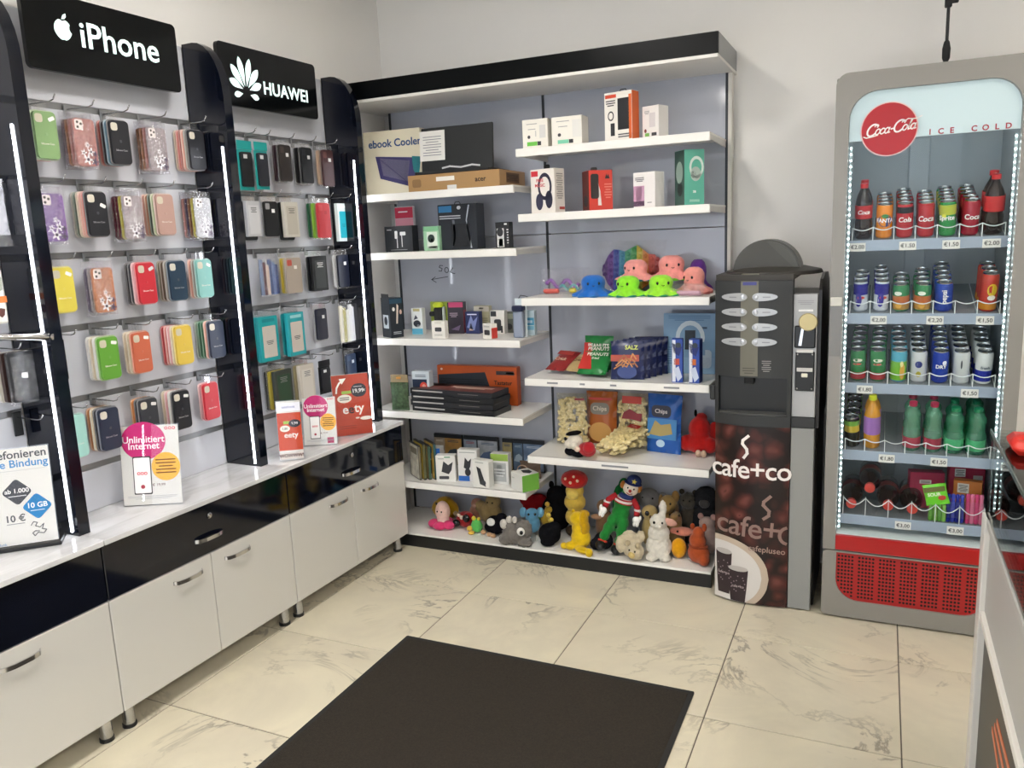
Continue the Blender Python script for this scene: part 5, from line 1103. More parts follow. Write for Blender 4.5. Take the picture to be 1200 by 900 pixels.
octopus('pink octopus plush with a lime lining on top of the right lime one', -.878, 3.685, z + .062, 'e8948e', '7acc3c', .092, .112, rz=20)
octopus('pink octopus plush alone at the right end of the toy shelf', -.770, 3.66, z, 'e8988e', 'c8706c', .075, .120, rz=-25)
octopus('purple octopus plush peeking out behind the right pink one', -.775, 3.775, z + .0, '6a3a94', '8a5ab0', .06, .150, rz=0)
t = top('pop_toy', 'rainbow coloured bubble popping toy in a clear bag', 'toy', (-1.105, 3.80, z + .0006), R(2), rx=R(-6))
bands = ['4a2470', '5c2c88', '2a3f9c', '1f7fa0', '1f8a60', '3a9a50', 'c2b02c', 'd07a20', 'c23c24', 'a82c28']
nb = len(bands); Rr = .145
for k, c in enumerate(bands):
    x0 = -Rr + 2 * Rr * k / nb; x1 = -Rr + 2 * Rr * (k + 1) / nb
    f = lambda x: .088 * math.sqrt(max(0, 1 - (x / Rr) ** 2)) + .012 + .014 * math.sin(x * 55)
    st = mk('rainbow_stripe', prism([(x0, .105 - f(x0)), (x1, .105 - f(x1)), (x1, .110 + f(x1)), (x0, .110 + f(x0))], -.008, .008), mat(c, .45), t)
    hh = f((x0 + x1) / 2); m = max(1, int(hh * 2 / .028))
    for q in range(m): mk('bubble', ball(((x0 + x1) / 2, -.008, .107 - hh + (q + .5) * 2 * hh / m), (.011, .007, .011), 8, 5), mat(c, .4), st, smooth=True)
mk('clear_bag', bag_shape(.34, .245, .03, .004), clear('ffffff', .06, .08, crinkle=30), t, smooth=True)
t = top('pop_toy', 'bag of purple and pink glittering toys at the left of the toy shelf', 'toy', (-1.425, 3.72, z + .0006), R(8), rx=R(-20))
mk('ring_toy', tube([(-.09 + .012 * i, -.005 + .004 * (i % 2), .05 + .02 * math.sin(i * .9)) for i in range(15)], .010, 7), mat('8a4aa8', .35), t, smooth=True)
mk('bead_toy', tube([(-.02 + .01 * i, -.008, .03 + .012 * math.sin(i * 1.1)) for i in range(11)], .007, 7), mat('4aa8a8', .35), t, smooth=True)
mk('red_toy', box(-.10, -.02, -.022, .006, .002, .022, .006), mat('d05a50', .35), t)
mk('yellow_toy', box(.03, .065, -.022, .006, .002, .024, .006), mat('d0c040', .35), t)
mk('clear_bag', bag_shape(.25, .13, .03, .006), POUCH, t, smooth=True)
t = top('pop_toy', 'clear bag of pastel toys right of the lime octopuses', 'toy', (-.80, 3.53, z + .0006), R(-6), rx=R(-50))
mk('green_toy', box(-.09, -.03, -.02, .006, .002, .02, .006), mat('b0dc40', .35), t)
mk('pastel_toy', box(-.02, .09, -.02, .006, .002, .018, .006), mat('c8a0b0', .35), t)
mk('clear_bag', bag_shape(.2, .07, .024, .004), POUCH, t, smooth=True)
# ------------------------------------------------------------------ coffee machine
def beanmat():
    m = bpy.data.materials.new('m_coffee_print'); m.use_nodes = True
    nt = m.node_tree; b = nt.nodes['Principled BSDF']
    tc = nt.nodes.new('ShaderNodeTexCoord')
    n0 = nt.nodes.new('ShaderNodeTexNoise'); n0.inputs['Scale'].default_value = 7; n0.inputs['Detail'].default_value = 2
    v = nt.nodes.new('ShaderNodeTexVoronoi'); v.inputs['Scale'].default_value = 14
    ad = nt.nodes.new('ShaderNodeVectorMath'); ad.operation = 'MULTIPLY_ADD'; ad.inputs[1].default_value = (.12, .12, .12)
    nt.links.new(tc.outputs['Object'], n0.inputs['Vector']); nt.links.new(n0.outputs['Color'], ad.inputs[0]); nt.links.new(tc.outputs['Object'], ad.inputs[2])
    nt.links.new(ad.outputs[0], v.inputs['Vector'])
    cr = nt.nodes.new('ShaderNodeValToRGB'); e = cr.color_ramp.elements
    e[0].position = .0; e[0].color = lin('4a1c18'); e[1].position = .62; e[1].color = lin('140504')
    k = cr.color_ramp.elements.new(.10); k.color = lin('703e38'); k = cr.color_ramp.elements.new(.32); k.color = lin('4c1f1a')
    nt.links.new(v.outputs['Distance'], cr.inputs[0]); nt.links.new(cr.outputs[0], b.inputs['Base Color'])
    b.inputs['Roughness'].default_value = .35
    return m
CFX, CFY = -.42, 3.37
def yfr(x): return -.012 + (1.9 if x < -.05 else .65) * (x + .05) ** 2
def bend(vf, e=.0): return [(x, yfr(x) - e + y, z) for x, y, z in vf[0]], vf[1]
def strip_shape(x0, x1, lo, hi, n=16, e=.001):
    V = []; F = []
    for i in range(n + 1):
        x = x0 + (x1 - x0) * i / n
        V += [(x, yfr(x) - e, lo(x)), (x, yfr(x) - e, hi(x)), (x, yfr(x) - e + .0012, lo(x)), (x, yfr(x) - e + .0012, hi(x))]
    for i in range(n):
        a = 4 * i; b = a + 4
        F += [(a, b, b + 1, a + 1), (a + 2, a + 3, b + 3, b + 2), (a + 1, b + 1, b + 3, a + 3), (a, a + 2, b + 2, b)]
    F += [(0, 1, 3, 2), (4 * n, 4 * n + 2, 4 * n + 3, 4 * n + 1)]
    return V, F
def bent_box(x0, x1, yb, z0, z1, e=0, n=14):
    """Block with the machine's curved front and a flat back at yb."""
    V = []; F = []
    for i in range(n + 1):
        x = x0 + (x1 - x0) * i / n
        V += [(x, yfr(x) - e, z0), (x, yfr(x) - e, z1), (x, yb, z0), (x, yb, z1)]
    for i in range(n):
        a = 4 * i; b = a + 4
        F += [(a, b, b + 1, a + 1), (a + 2, a + 3, b + 3, b + 2), (a + 1, b + 1, b + 3, a + 3), (a, a + 2, b + 2, b)]
    F += [(0, 1, 3, 2), (4 * n, 4 * n + 2, 4 * n + 3, 4 * n + 1)]
    return V, F
HEADM = mat('2d2f30', .5); HEADT = mat('3a3733', .5); OLIVE = mat('6e6c60', .5); GREYP = mat('8f908e', .5)
t = CF = top('coffee_machine', 'coffee vending machine with dark head and brown bean graphic door', 'coffee machine', (CFX, CFY, 0))
mk('cabinet', box(-.203, .205, .06, .49, .004, 1.335, .006), mat('17120f', .35), t)
mk('head_side', prism([(.024, .80), (.49, .80), (.49, 1.36), (.40, 1.412), (.20, 1.42), (.08, 1.40), (.024, 1.36)], -.006, .006), mat('17120f', .35), t, (.205, 0, 0), rot=(0, 0, PI / 2))
door = mk('graphic_door', bent_box(-.204, .104, .06, .008, .798), beanmat(), t, smooth=30, label='door covered with a brown coffee bean print')
ex, ez, erx, erz = -.175, .128, .205, .172
def elo(rx, rz): return lambda x: max(.010, ez - rz * math.sqrt(max(0, 1 - ((x - ex) / rx) ** 2)))
def ehi(rx, rz): return lambda x: ez + rz * math.sqrt(max(0, 1 - ((x - ex) / rx) ** 2))
mk('cup_circle_rim', strip_shape(-.203, ex + erx, elo(erx, erz), ehi(erx, erz), 30, .0012), mat('bfae9c', .4), door)
mk('cup_circle', strip_shape(-.203, ex + erx * .86, elo(erx * .86, erz * .86), ehi(erx * .86, erz * .86), 30, .0022), mat('d4d0cc', .4), door)
for cx, cz, w, h in ((-.161, .151, .072, .232), (-.098, .101, .087, .178)):
    zl, zh = cz - h / 2, cz + h * .32
    lo = lambda x: zl + (max(0, abs(x - cx) - w * .38) / (w * .12)) * (zh - zl) * .98
    c = mk('cup_print', strip_shape(cx - w / 2, cx + w / 2, lo, lambda x: zh, 14, .0036 if cx < -.12 else .0044), mat('2c1e24', .4), door)
    rim = lambda sg: lambda x: zh + .004 + sg * .012 * math.sqrt(max(0, 1 - ((x - cx) / (w / 2)) ** 2))
    mk('cup_rim_print', strip_shape(cx - w / 2, cx + w / 2, rim(-1), rim(1), 14, .005), mat('b8b2ae', .4), c)
    for q in range(14): mk('speck_print', bend(prism(ell(.003, .003, 6, cx + w * .36 * math.sin(q * 2.4), cz + h * (.20 - .03 * q % .4 - .05)), -.0003, .0003), .0054), mat('8c7c84', .4), c)
    mk('lettering', bend(xf(text('cafe+co', .017), (cx, 0, cz - .02)), .0056), mat('c8bcbc', .5), c)
mk('lettering', bend(xf(text('cafe+co', .114, bold=.0012, spacing=.93), (-.052, 0, .607)), .0018), mat('f2ece8', .5), door, label='large white lettering')
mk('steam_print', bend(xf(stroke([(.018, .075), (-.004, .055), (-.006, .040), (.012, .018), (.014, 0), (0, -.02)], .012), (-.078, 0, .682)), .0022), mat('f2ece8', .5), door)
mk('lettering', bend(xf(text('cafe+', .132, bold=.0010, spacing=.95), (-.060, 0, .352), (0, R(4), 0)), .0018), mat('8c726a', .5), door, label='large dull pink lettering')
mk('lettering', bend(xf(stroke([(.034 * math.cos(R(a)), .036 * math.sin(R(a))) for a in range(105, 256, 15)], .013), (.105, 0, .330)), .0018), mat('8c726a', .5), door)
mk('lettering', bend(xf(text('cafepluseo', .036, bold=.0003), (.020, 0, .262), (0, R(3), 0)), .0052), mat('a88e84', .5), door)
mk('steam_print', bend(xf(stroke([(.02, .075), (-.006, .05), (-.008, .035), (.016, .01), (.014, -.01), (-.006, -.025)], .013), (.012, 0, .425)), .0022), mat('8c726a', .5), door)
hd = mk('head_front', bent_box(-.206, .104, .06, 1.005, 1.402, .004), HEADM, t, smooth=30)
mk('roof_panel', bent_box(-.206, .104, .36, 1.402, 1.425, -.012), HEADT, t, smooth=30)
mk('roof_hump', xf(lathe([(.0, 0), (.30, 0), (.29, .014), (.2, .028), (0, .034)], 28, False), (0.0, .24, 1.418), sc=(.67, .75, 1)), HEADT, t, smooth=30)
mk('head_skirt', bent_box(-.206, .104, .06, .80, .845, .006), HEADM, t, smooth=30)
for x0, x1 in ((-.206, -.19), (.088, .104)): mk('niche_post', bent_box(x0, x1, .06, .845, 1.005, .004, 3), HEADM, t)
mk('niche_back', box(-.19, .088, .052, .058, .845, 1.005), mat('0b0d0f', .3), t)
mk('drip_tray', bent_box(-.19, .088, .052, .842, .852, -.004, 8), mat('4a4a48', .4), t)
mk('spout', box(-.085, -.045, .02, .05, .97, 1.005, .004), BLACKM, t)
mk('tray_lever', box(-.228, -.204, .03, .06, .895, .96, .006), HEADM, t)
mk('centre_strip', strip_shape(-.096, -.026, lambda x: 1.012, lambda x: 1.402, 6, .0062), OLIVE, hd)
mk('strip_top', xf(bent_box(-.096, -.026, .2, 0, .004, -.004, 6), (0, 0, 1.4255)), OLIVE, t)
mk('badge', strip_shape(-.088, -.034, lambda x: 1.385, lambda x: 1.398, 4, .008), mat('3a3c80', .3), hd)
for k in range(4):
    zz = 1.337 - .061 * k
    for side, cx, a, b in (('left', -.098, .078, .028), ('right', -.024, .072, .026)):
        P = []
        for i in range(24):
            an = 2 * PI * i / 24; c, s = math.cos(an), math.sin(an)
            if side == 'left': px = cx + (b * c if c > 0 else a * c)
            else: px = cx + (b * c if c < 0 else a * c)
            P.append((px, .0165 * s))
        bt = mk('drink_button', bend(prism(P, -.004, 0), .008), mat('b4b6b8', .3, metal=.3), hd, (0, 0, zz), smooth=30)
        mk('knob', ball((cx + (.012 if side == 'left' else -.012), yfr(cx) - .010, 0), (.011, .006, .013), 10, 7), mat('c4c8d0', .2, metal=.3), bt, smooth=True)
        mk('lettering', bend(xf(lines(.03, .005, 1, .8), (cx + (-.03 if side == 'left' else .03), 0, 0)), .0135), GREYINK, bt)
mk('lettering', bend(xf(lines(.036, .05, 6, .35), (.008, 0, 1.055)), .0052), mat('9a9a98', .5), hd)
mk('lettering', bend(xf(lines(.05, .03, 3, .35), (-.061, 0, 1.035)), .0078), mat('4c4a40', .5), hd)
mk('bean_hopper', xf(prism([(.137 * math.cos(PI * i / 24), .137 * math.sin(PI * i / 24)) for i in range(25)], 0, .13), (-.018, .15, 1.425)), mat('3e3b32', .35), t, smooth=30)
mk('hopper_cover', xf(prism([(.128 * math.cos(PI * i / 24), .128 * math.sin(PI * i / 24)) for i in range(13)], -.006, 0), (-.018, .15, 1.425)), mat('48473c', .3), t, smooth=30)
# coin column
mk('column_plate', box(.106, .196, .012, .06, .845, 1.345, .002), mat('a9abad', .35), t)
mk('column_band', box(.106, .198, .008, .06, .80, .843, .002), HEADM, t)
mk('column_panel', box(.106, .196, .010, .06, .006, .797, .002), GREYP, t)
cp = mk('coin_unit', box(.118, .190, .002, .014, .955, 1.115, .003), mat('121314', .35), t)
for x, zz in ((.126, .965), (.182, .965), (.126, 1.105), (.182, 1.105)): mk('screw', ball((x, .001, zz), (.004, .002, .004), 8, 5), CHROME, cp)
mk('coin_label', box(.122, .184, -.0004, .002, 1.112, 1.124), mat('d8d6d2', .4), cp); mk('coin_label', box(.124, .184, .0, .002, 1.035, 1.05), mat('c8c6c2', .4), cp)
mk('return_button', box(.142, .166, -.004, .002, 1.012, 1.028, .002), mat('e6e2d0', .4), cp)
dk = mk('coin_funnel', box(.112, .192, .004, .014, 1.13, 1.22, .006), mat('161718', .3), t)
mk('coin_disc', xf(lathe([(0, 0), (.034, 0), (.036, .006), (.033, .012), (0, .012)], 20, False), (.163, .006, 1.235), (R(90), 0, 0)), mat('c2b486', .4, metal=.3), dk, smooth=30)
mk('coin_chute', prism([(.128, 1.14), (.140, 1.14), (.148, 1.21), (.138, 1.21)], -.002, .004), CHROME, dk)
mk('card_slot', box(.125, .18, .009, .012, 1.276, 1.284), mat('e8e8e6', .3), t)
mk('lettering', lines(.06, .02, 3, .3), GREYINK, t, (.152, .0112, 1.312))

# ------------------------------------------------------------------ glass door drinks fridge
FRX, FRY = .147, 3.36
FG = mat('8d8a85', .38, metal=.15)
t = FR = top('drinks_fridge', 'grey glass-door drinks fridge with a round red logo and red grille', 'fridge', (FRX, FRY, 0))
LIN = mat('a4acb0', .35)
mk('side_panel', box(-.325, -.285, .04, .54, .02, 2.15, .004), FG, t); mk('side_panel', box(.285, .325, .04, .54, .02, 2.15, .004), FG, t)
mk('back_panel', box(-.285, .285, .50, .54, .02, 2.15), LIN, t)
mk('roof', box(-.285, .285, .04, .50, 2.10, 2.15), FG, t)
mk('floor_panel', box(-.276, .276, .02, .50, .33, .3650), mat('dfe6e6', .3), t)
mk('cooling_unit', box(-.27, .27, .12, .48, .03, .29, .01), BLACKM, t)
for x in (-.285, .276): mk('inner_liner', box(x, x + .009, .05, .50, .345, 2.10), LIN, t)
mk('added_light_tube', box(-.24, .24, .10, .125, 2.075, 2.092, .004), mat('f2fbff', .5, emit=9), t, label='glowing tube added to brighten the fridge interior')  # extra glowing tube, added to brighten the cans and liner
mk('back_duct', box(-.06, .02, .488, .50, .345, 1.95, .004), mat('b0b8bc', .35), t)
# door frame: outer and inner outlines with matching points
A = rrect(.65, 1.86, .045, 8, 0, 1.23, (0, 1, 1, 0)); B = rrect(.555, 1.788, .10, 8, .0, 1.196, (0, 1, 1, 0))
dr = mk('door_frame', ring(A, B, 0, .045), FG, t, smooth=30)
mk('handle', prism(rrect(.044, .235, .006, 3, -.3025, 1.220), -.006, 0), mat('7c7a77', .3, metal=.3), dr, smooth=30)
mk('handle_cap', box(-.3245, -.2805, -.009, -.001, 1.300, 1.334, .003), mat('cbc9c0', .3), dr)
gl = mk('door_glass', prism(rrect(.555, 1.790, .10, 8, 0, 1.195, (0, 1, 1, 0)), .012, .016), clear('fcfefe', .009, .02), dr)
hp_ = mk('header_panel', prism(rrect(.552, .176, .10, 8, 0, 2.003, (0, 1, 1, 0)), .024, .034), mat('bccace', .35, emit=HEADER_GLOW), dr, label='backlit pale header panel')
LETR = mat('a01e34', .4)
for k, ch in enumerate('ICE COLD'):
    if ch != ' ': mk('lettering', text(ch, .027, .0008, bold=.0007), LETR, dr, (-.006 + .0348 * k, .0108, 1.925))
dc = mk('logo_disc', xf(lathe([(0, 0), (.0965, 0), (.0965, .004), (0, .004)], 40, False), (-.141, .0115, 1.948), (R(90), 0, 0)), mat('e8c8c8', .3), dr)
mk('logo_face', xf(lathe([(0, 0), (.0925, 0), (.0925, .002), (0, .002)], 40, False), (-.141, .0075, 1.948), (R(90), 0, 0)), mat('b01a24', .25), dc)
LW = mat('f4ecea', .4)
def script_word(letters, u, x0, z0, slant=.32):
    """Flowing script drawn as pen strokes; u is the x-height."""
    def arc(cx, cz, rx, rz, a0, a1, n=14): return [(cx + rx * math.cos(R(a0 + (a1 - a0) * i / n)), cz + rz * math.sin(R(a0 + (a1 - a0) * i / n))) for i in range(n + 1)]
    out = []; x = 0
    for ch in letters:
        if ch == 'C':
            out.append((arc(x + .95, .95, .85, 1.05, 48, 318, 20), .30)); out.append((arc(x + 1.45, 1.62, .30, .26, 200, -60, 10), .18)); x += 1.62
        elif ch == 'o': out.append((arc(x + .38, .5, .36, .5, 0, 360, 16), .22)); x += .80
        elif ch == 'c': out.append((arc(x + .42, .5, .38, .5, 45, 330, 14), .22)); x += .78
        elif ch == 'a': out.append((arc(x + .38, .5, .34, .5, 20, 340, 14), .22)); out.append(([(x + .74, .98), (x + .72, .3), (x + .80, .02), (x + 1.0, .12)], .20)); x += 1.02
        elif ch == 'l': out.append(([(x, .35), (x + .34, 1.3), (x + .44, 1.85), (x + .26, 1.75), (x + .20, .6), (x + .26, .04), (x + .5, .12)], .20)); x += .55
        elif ch == '-': out.append(([(x + .02, .62), (x + .36, .68)], .24)); x += .44
        elif ch == '_': out.append(([(-.25, -.10), (.3, -.34), (1.2, -.30), (2.2, -.12)], .20)); out.append(([(x - 2.6, 1.60), (x - 2.0, 2.05), (x - 1.2, 1.90), (x - .5, 1.82), (x + .25, 2.15)], .18))
    return [[((px + slant * pz) * u + x0, pz * u + z0 + .09 * (px * u)) for px, pz in P] + [w * u] for P, w in out]
for P in script_word('Coca-Cola_', .0193, -.220, 1.928):
    mk('lettering', stroke(P[:-1], P[-1]), LW, dc, (0, .0048, 0))
rt = mk('red_trim', box(-.278, .278, -.002, .045, .300, .362, .003), mat('a81014', .3), t, label='red trim bar')
A = rrect(.65, .285, .02, 8, 0, .1525); B = rrect(.545, .205, .09, 8, .0, .186, (1, 0, 0, 1))
mk('lower_frame', ring(A, B, .002, .045), FG, t, smooth=30)
gr = mk('grille', prism(rrect(.545, .205, .09, 8, .0, .186, (1, 0, 0, 1)), .010, .016), mat('a01616', .4), t, smooth=30, label='red perforated grille')
vs = []; 
for gcol in range(7):
    for i in range(5):
        for j in range(12):
            x = -.262 + gcol * .0775 + i * .0128; zz = .272 - j * .0155
            if x > .262: continue
            lim = .09
            if zz < .088 + lim and abs(x) > .272 - lim:
                if math.hypot(abs(x) - (.272 - lim), zz - (.088 + lim)) > lim - .006: continue
            vs.append(xf(prism(ell(.0049, .0049, 8), -.0006, .001), (x, .0102, zz)))
mk('perforations', join(*vs), mat('1a0606', .7), gr, kind='stuff')
for x in (-.24, .24): mk('foot', lathe([(.02, 0), (.02, .02)], 10), BLACK, t, (x, .1, 0))
# light strips along the door
LEDF = mat('eefcff', .5, emit=LED_FRIDGE)
for x in (-.268, .268):
    st = mk('light_strip', box(x - .0045, x + .0045, .047, .052, .375, 1.90), mat('b8c4c6', .4), t)
    mk('light_dots', join(*[ball((x, .046, .385 + .0225 * i), .0028, 6, 4) for i in range(68)]), LEDF, st, kind='stuff')
SL = .235; TH = math.atan(SL)     # gravity shelves slope down to the front
FSZ = [1.545, 1.262, .984, .706, .432]
STRIPM = mat('9aa6b8', .22); WIRE = mat('dfe6e8', .3)
PR = [((-.235, '2.00'), (-.06, '1.50'), (.085, '1.50'), (.215, '2.00')), ((-.15, '2,00'), (.045, '2,20'), (.21, '1,50')), ((-.19, '1,80'), (.175, '1,50')), ((-.10, '1,80'), (.085, '1,50')), ((-.03, '3,00'), (.155, '3,00'))]
for k, zz in enumerate(FSZ):
    s = mk('shelf', xf(box(-.274, .274, 0, .38, -.007, -.001), (0, .075, zz), (TH if k < 4 else 0, 0, 0)), clear('dfeaf0', .10, .05, haze=.2), t)
    mk('shelf_front', box(-.274, .274, .068, .075, zz - .040, zz + .002, .002), STRIPM, s)
    for x, p_ in PR[k]:
        tg = mk('price_tag', box(x - .029, x + .029, .064, .068, zz - .040, zz - .008), PAPER, s)
        mk('lettering', text('\u20ac' + p_, .0205, .0005, bold=.0003), INK, tg, (x, .0636, zz - .024))
    if k < 4:
        cols = [-.2185 - .0365 + .073 * i for i in range(8)]
        pts = []
        for i in range(7):
            for q in range(6):
                u = q / 6; pts.append((cols[i] + .073 * u, .070, zz + .050 - .012 * math.sin(PI * u)))
        pts.append((cols[7], .070, zz + .050))
    else:
        cols = [-.255 + .0845 * i for i in range(7)]; pts = []
        for i in range(6):
            for q in range(7):
                u = q / 7; pts.append((cols[i] + .0845 * u, .070, zz + .075 - .030 * math.sin(PI * u)))
        pts.append((cols[6], .070, zz + .075))
    wg = mk('wire_guard', tube(pts, .0020, 5), WIRE, s, smooth=True)
    for x in cols: mk('divider', xf(box(x - .001, x + .001, 0, .36 if k < 4 else .02, 0, .006 if k < 4 else .075), (0, .070, zz), (TH if k < 4 else 0, 0, 0)), WIRE, s)
    if k < 4:
        for x in cols: mk('wire_post', box(x - .0014, x + .0014, .069, .072, zz, zz + .05), WIRE, s)

# ------------------------------------------------------------------ drinks
SILV = mat('c2c6c8', .22, metal=1)
def can(label, x, y, z, kind, r=.029, h=.130, base='c0202a', bands=(), txt=None, tcol='f4f4f4', ts=.022, front=True, up=False, group=None, spots=()):
    t = top('drink_can', label, 'can', (x, y, z + .0005), R(random.uniform(-8, 8)), group, rx=TH)
    K = 'can_%s' % kind
    mk('can_body', lambda: lathe([(r * .82, 0), (r, .006), (r, h - .014), (r * .86, h - .004)], 18), mat(base, .22, metal=.12), t, smooth=35, key=K)
    lid = mk('lid', lambda: lathe([(r * .86, h - .004), (r * .90, h), (r * .82, h + .001), (r * .78, h - .003), (0, h - .003)], 18, False), SILV, t, smooth=35, key='lid%.4f%.4f' % (r, h))
    for i, (z0, z1, c) in enumerate(bands):
        mk('colour_band', lambda: lathe([(r + .0003, h * z0), (r + .0003, h * z1)], 18, False), mat(c, .22, metal=.12), t, smooth=35, key=K + 'b%d' % i)
    if front:
        for i, (sx, sz, sw, sh, c) in enumerate(spots):
            mk('print', lambda: wrap(join(*[xf(prism(ell(sw, sh, 14, sx, sz), -.0004, .0002))]), r + .0006), mat(c, .35), t, (0, 0, h / 2), key=K + 's%d' % i)
        mk('pull_tab', lambda: xf(prism(ell(.010, .005, 12), -.0006, .0006), (0, 0, h), (R(90), 0, 0)), SILV, lid, key='tab%.4f' % h)
        if txt:
            vf = text(txt, ts, .0004, shear=.25 if kind.startswith('cola') else 0, bold=.0005)
            if up: vf = xf(vf, rot=(0, R(-90), 0))
            mk('lettering', wrap(vf, r + .0011), mat(tcol, .4), t, (0, 0, h / 2 + .004))
    return t
def bottle(label, x, y, z, kind, h=.21, r=.031, liquid='1c0c08', clearcol=None, cap='c02a30', lab=None, lz=(.38, .62), txt=None, group=None, lying=False, lt='f4f0f0'):
    t = top('drink_bottle', label, 'bottle', (x, y, z + .0005), 0, group, rx=TH)
    if lying: t.rotation_euler = (R(90), 0, 0)
    K = 'bot_' + kind
    prof = [(r * .8, 0), (r, .008), (r, h * .30), (r * .90, h * .36), (r, h * .44), (r, h * .62), (r * .80, h * .74), (r * .42, h * .86), (r * .36, h * .90), (r * .36, h * .93)]
    if kind.startswith('wat'): prof = [(r * .8, 0), (r, .008), (r, h * .40), (r * .86, h * .46), (r * .80, h * .52), (r * .86, h * .58), (r * .80, h * .66), (r * .93, h * .72), (r * .88, h * .78), (r * .5, h * .87), (r * .42, h * .92), (r * .42, h * .94)]
    if clearcol:
        mk('bottle_body', lambda: lathe(prof, 18), clear(clearcol, .16, .06, crinkle=30, haze=.22, hcol=clearcol), t, smooth=50, key=K)
        mk('water', lambda: lathe([(a * .93, b) for a, b in prof if b < h * .80], 16), mat(liquid, .15), t, smooth=50, key=K + 'w') if liquid else None
    else:
        mk('bottle_body', lambda: lathe(prof, 18), mat(liquid, .08, spec=.7), t, smooth=50, key=K)
    mk('cap', lambda: lathe([(r * .46, h * .925), (r * .46, h), (r * .40, h * 1.003)], 14), mat(cap, .35), t, smooth=40, key=K + 'c')
    if lab:
        mk('label_band', lambda: lathe([(r + .0006, h * lz[0]), (r + .0006, h * lz[1])], 18, False), mat(lab, .4), t, smooth=40, key=K + 'l')
        if txt: mk('lettering', wrap(text(txt, .022, .0004, shear=.3, bold=.0005), r + .0016), mat(lt, .4), t, (0, 0, h * (lz[0] + lz[1]) / 2))
    return t
XC = [-.071 + .0727 * i for i in range(7)]
POS = ['front', 'second', 'third', 'fourth', 'fifth', 'sixth']
SHN = ['top', 'second', 'third', 'fourth', 'bottom']
def column(shelf, ci, n, name, fn, x=None, step=.062, y0=3.482):
    for k in range(n):
        lab = '%s, %s of %s column, %s fridge shelf' % (name, POS[k], ORD[ci], SHN[shelf])
        fn(lab, XC[ci] if x is None else x, y0 + step * k * math.cos(TH), FSZ[shelf] + (y0 - 3.435 + step * k * math.cos(TH)) * SL, k == 0)
G1 = 'drinks in the glass-door fridge'
def cfn(kind, **kw): return lambda lab, x, y, z, f: can(lab, x, y, z, kind, front=f, group=G1, **kw)
def bfn(kind, **kw): return lambda lab, x, y, z, f: bottle(lab, x, y, z, kind, group=G1, **(kw if f else {**kw, 'txt': None}))
column(0, 0, 2, 'small cola bottle with red cap', bfn('cola', lab='b81e26', txt='Coca'), step=.07)
column(0, 1, 4, 'orange soda can', cfn('fanta', base='e0861c', txt='FANTA', tcol='f4f4fa', ts=.021, spots=((0, .004, .026, .024, '1d2f6c'), (0, .022, .012, .008, '3f8a3c'))))
column(0, 2, 5, 'red and black cola can', cfn('colazero', base='b01c24', bands=((.72, .9, '17151a'),), txt='Cola', ts=.026))
column(0, 3, 4, 'red cola can', cfn('cola', base='b01a22', txt='Coca', ts=.028))
column(0, 4, 5, 'green and yellow lemonade can', cfn('sprite', base='1f8a3c', bands=((.62, .9, 'b9c23a'),), txt='Sprite', ts=.024, spots=((-.01, .012, .008, .008, 'd8d83c'),)))
column(0, 5, 5, 'dark red soda can', cfn('cherry', base='9c1a30', txt='Coca', ts=.026))
column(0, 6, 2, 'large cola bottle with red cap', bfn('colabig', h=.215, r=.034, lab='c02228', lz=(.40, .66)), step=.075)
RB = dict(base='c4ccd8', bands=((.06, .42, 'd0d6e0'), (.55, .92, '241f8c')), spots=((-.006, -.012, .012, .030, '2a2494'), (.004, -.004, .014, .006, 'c8382c')), r=.0265, h=.122)
column(1, 0, 3, 'slim blue and silver energy drink can', cfn('rb', **RB))
column(1, 1, 4, 'slim blue and silver energy drink can', cfn('rb', **RB))
CP = dict(base='2c7a48', bands=((.30, .58, 'c06a34'), (.08, .3, 'b88a3c')), spots=((-.008, .02, .014, .008, 'e4e8dc'), (-.006, -.028, .012, .012, 'e0a83a')), r=.030, h=.108)
column(1, 2, 3, 'green and orange juice can', cfn('cappy', **CP)); column(1, 3, 4, 'green and orange juice can', cfn('cappy', **CP))
column(1, 4, 5, 'blue cola can', cfn('pepsi', base='1c3f9c', r=.031, h=.112, txt='pepsi', ts=.026, up=True))
column(1, 6, 3, 'red and yellow iced tea can', cfn('tea', base='b83a2c', r=.030, h=.145, bands=((.06, .22, 'd0882c'),), spots=((.004, .012, .017, .024, 'dcb82c'), (.004, -.018, .014, .010, 'f0ece4'))))
S7 = dict(base='2f7a44', bands=((.06, .28, 'b03c44'),), spots=((.002, .024, .018, .007, 'd8dcc8'), (.0, .008, .016, .004, 'c84a3c')))
column(2, 0, 6, 'green and red soda can', cfn('sev', **S7), step=.060); column(2, 1, 5, 'green and red soda can', cfn('sev', **S7), step=.060)
column(2, 2, 5, 'lime, yellow and blue soda can', cfn('lime', base='4aa0b8', bands=((.06, .66, '78b83c'),), spots=((.012, -.02, .010, .034, 'd8a83c'), (.008, .012, .006, .012, 'e8e4a0'))), step=.060)
column(2, 3, 5, 'white soda can with a dark round emblem', cfn('wht', base='c9ccd0', spots=((0, .012, .013, .014, '24347c'), (0, -.028, .009, .012, 'b8ac3c'))), step=.060)
column(2, 4, 6, 'royal blue soda can', cfn('blu', base='1e3a9c', txt='DRY', ts=.020, spots=((.012, .02, .008, .009, 'dfe6f4'),)), step=.060)
column(2, 5, 6, 'plain silver white soda can', cfn('sil', base='c6cacc', spots=((0, .016, .003, .018, '3a4048'),)), step=.060)
column(2, 6, 5, 'white soda can with a blue lower half', cfn('wbl', base='cfd4d6', bands=((.10, .44, '2433a0'),), txt='fresh', tcol='5a6470', ts=.016), step=.060)
column(3, 0, 5, 'black, green and yellow aloe can', cfn('aloe', base='26261f', bands=((.52, .74, 'c9b03a'), (.74, .9, '7ab04a')), txt=None), x=-.084, step=.060)
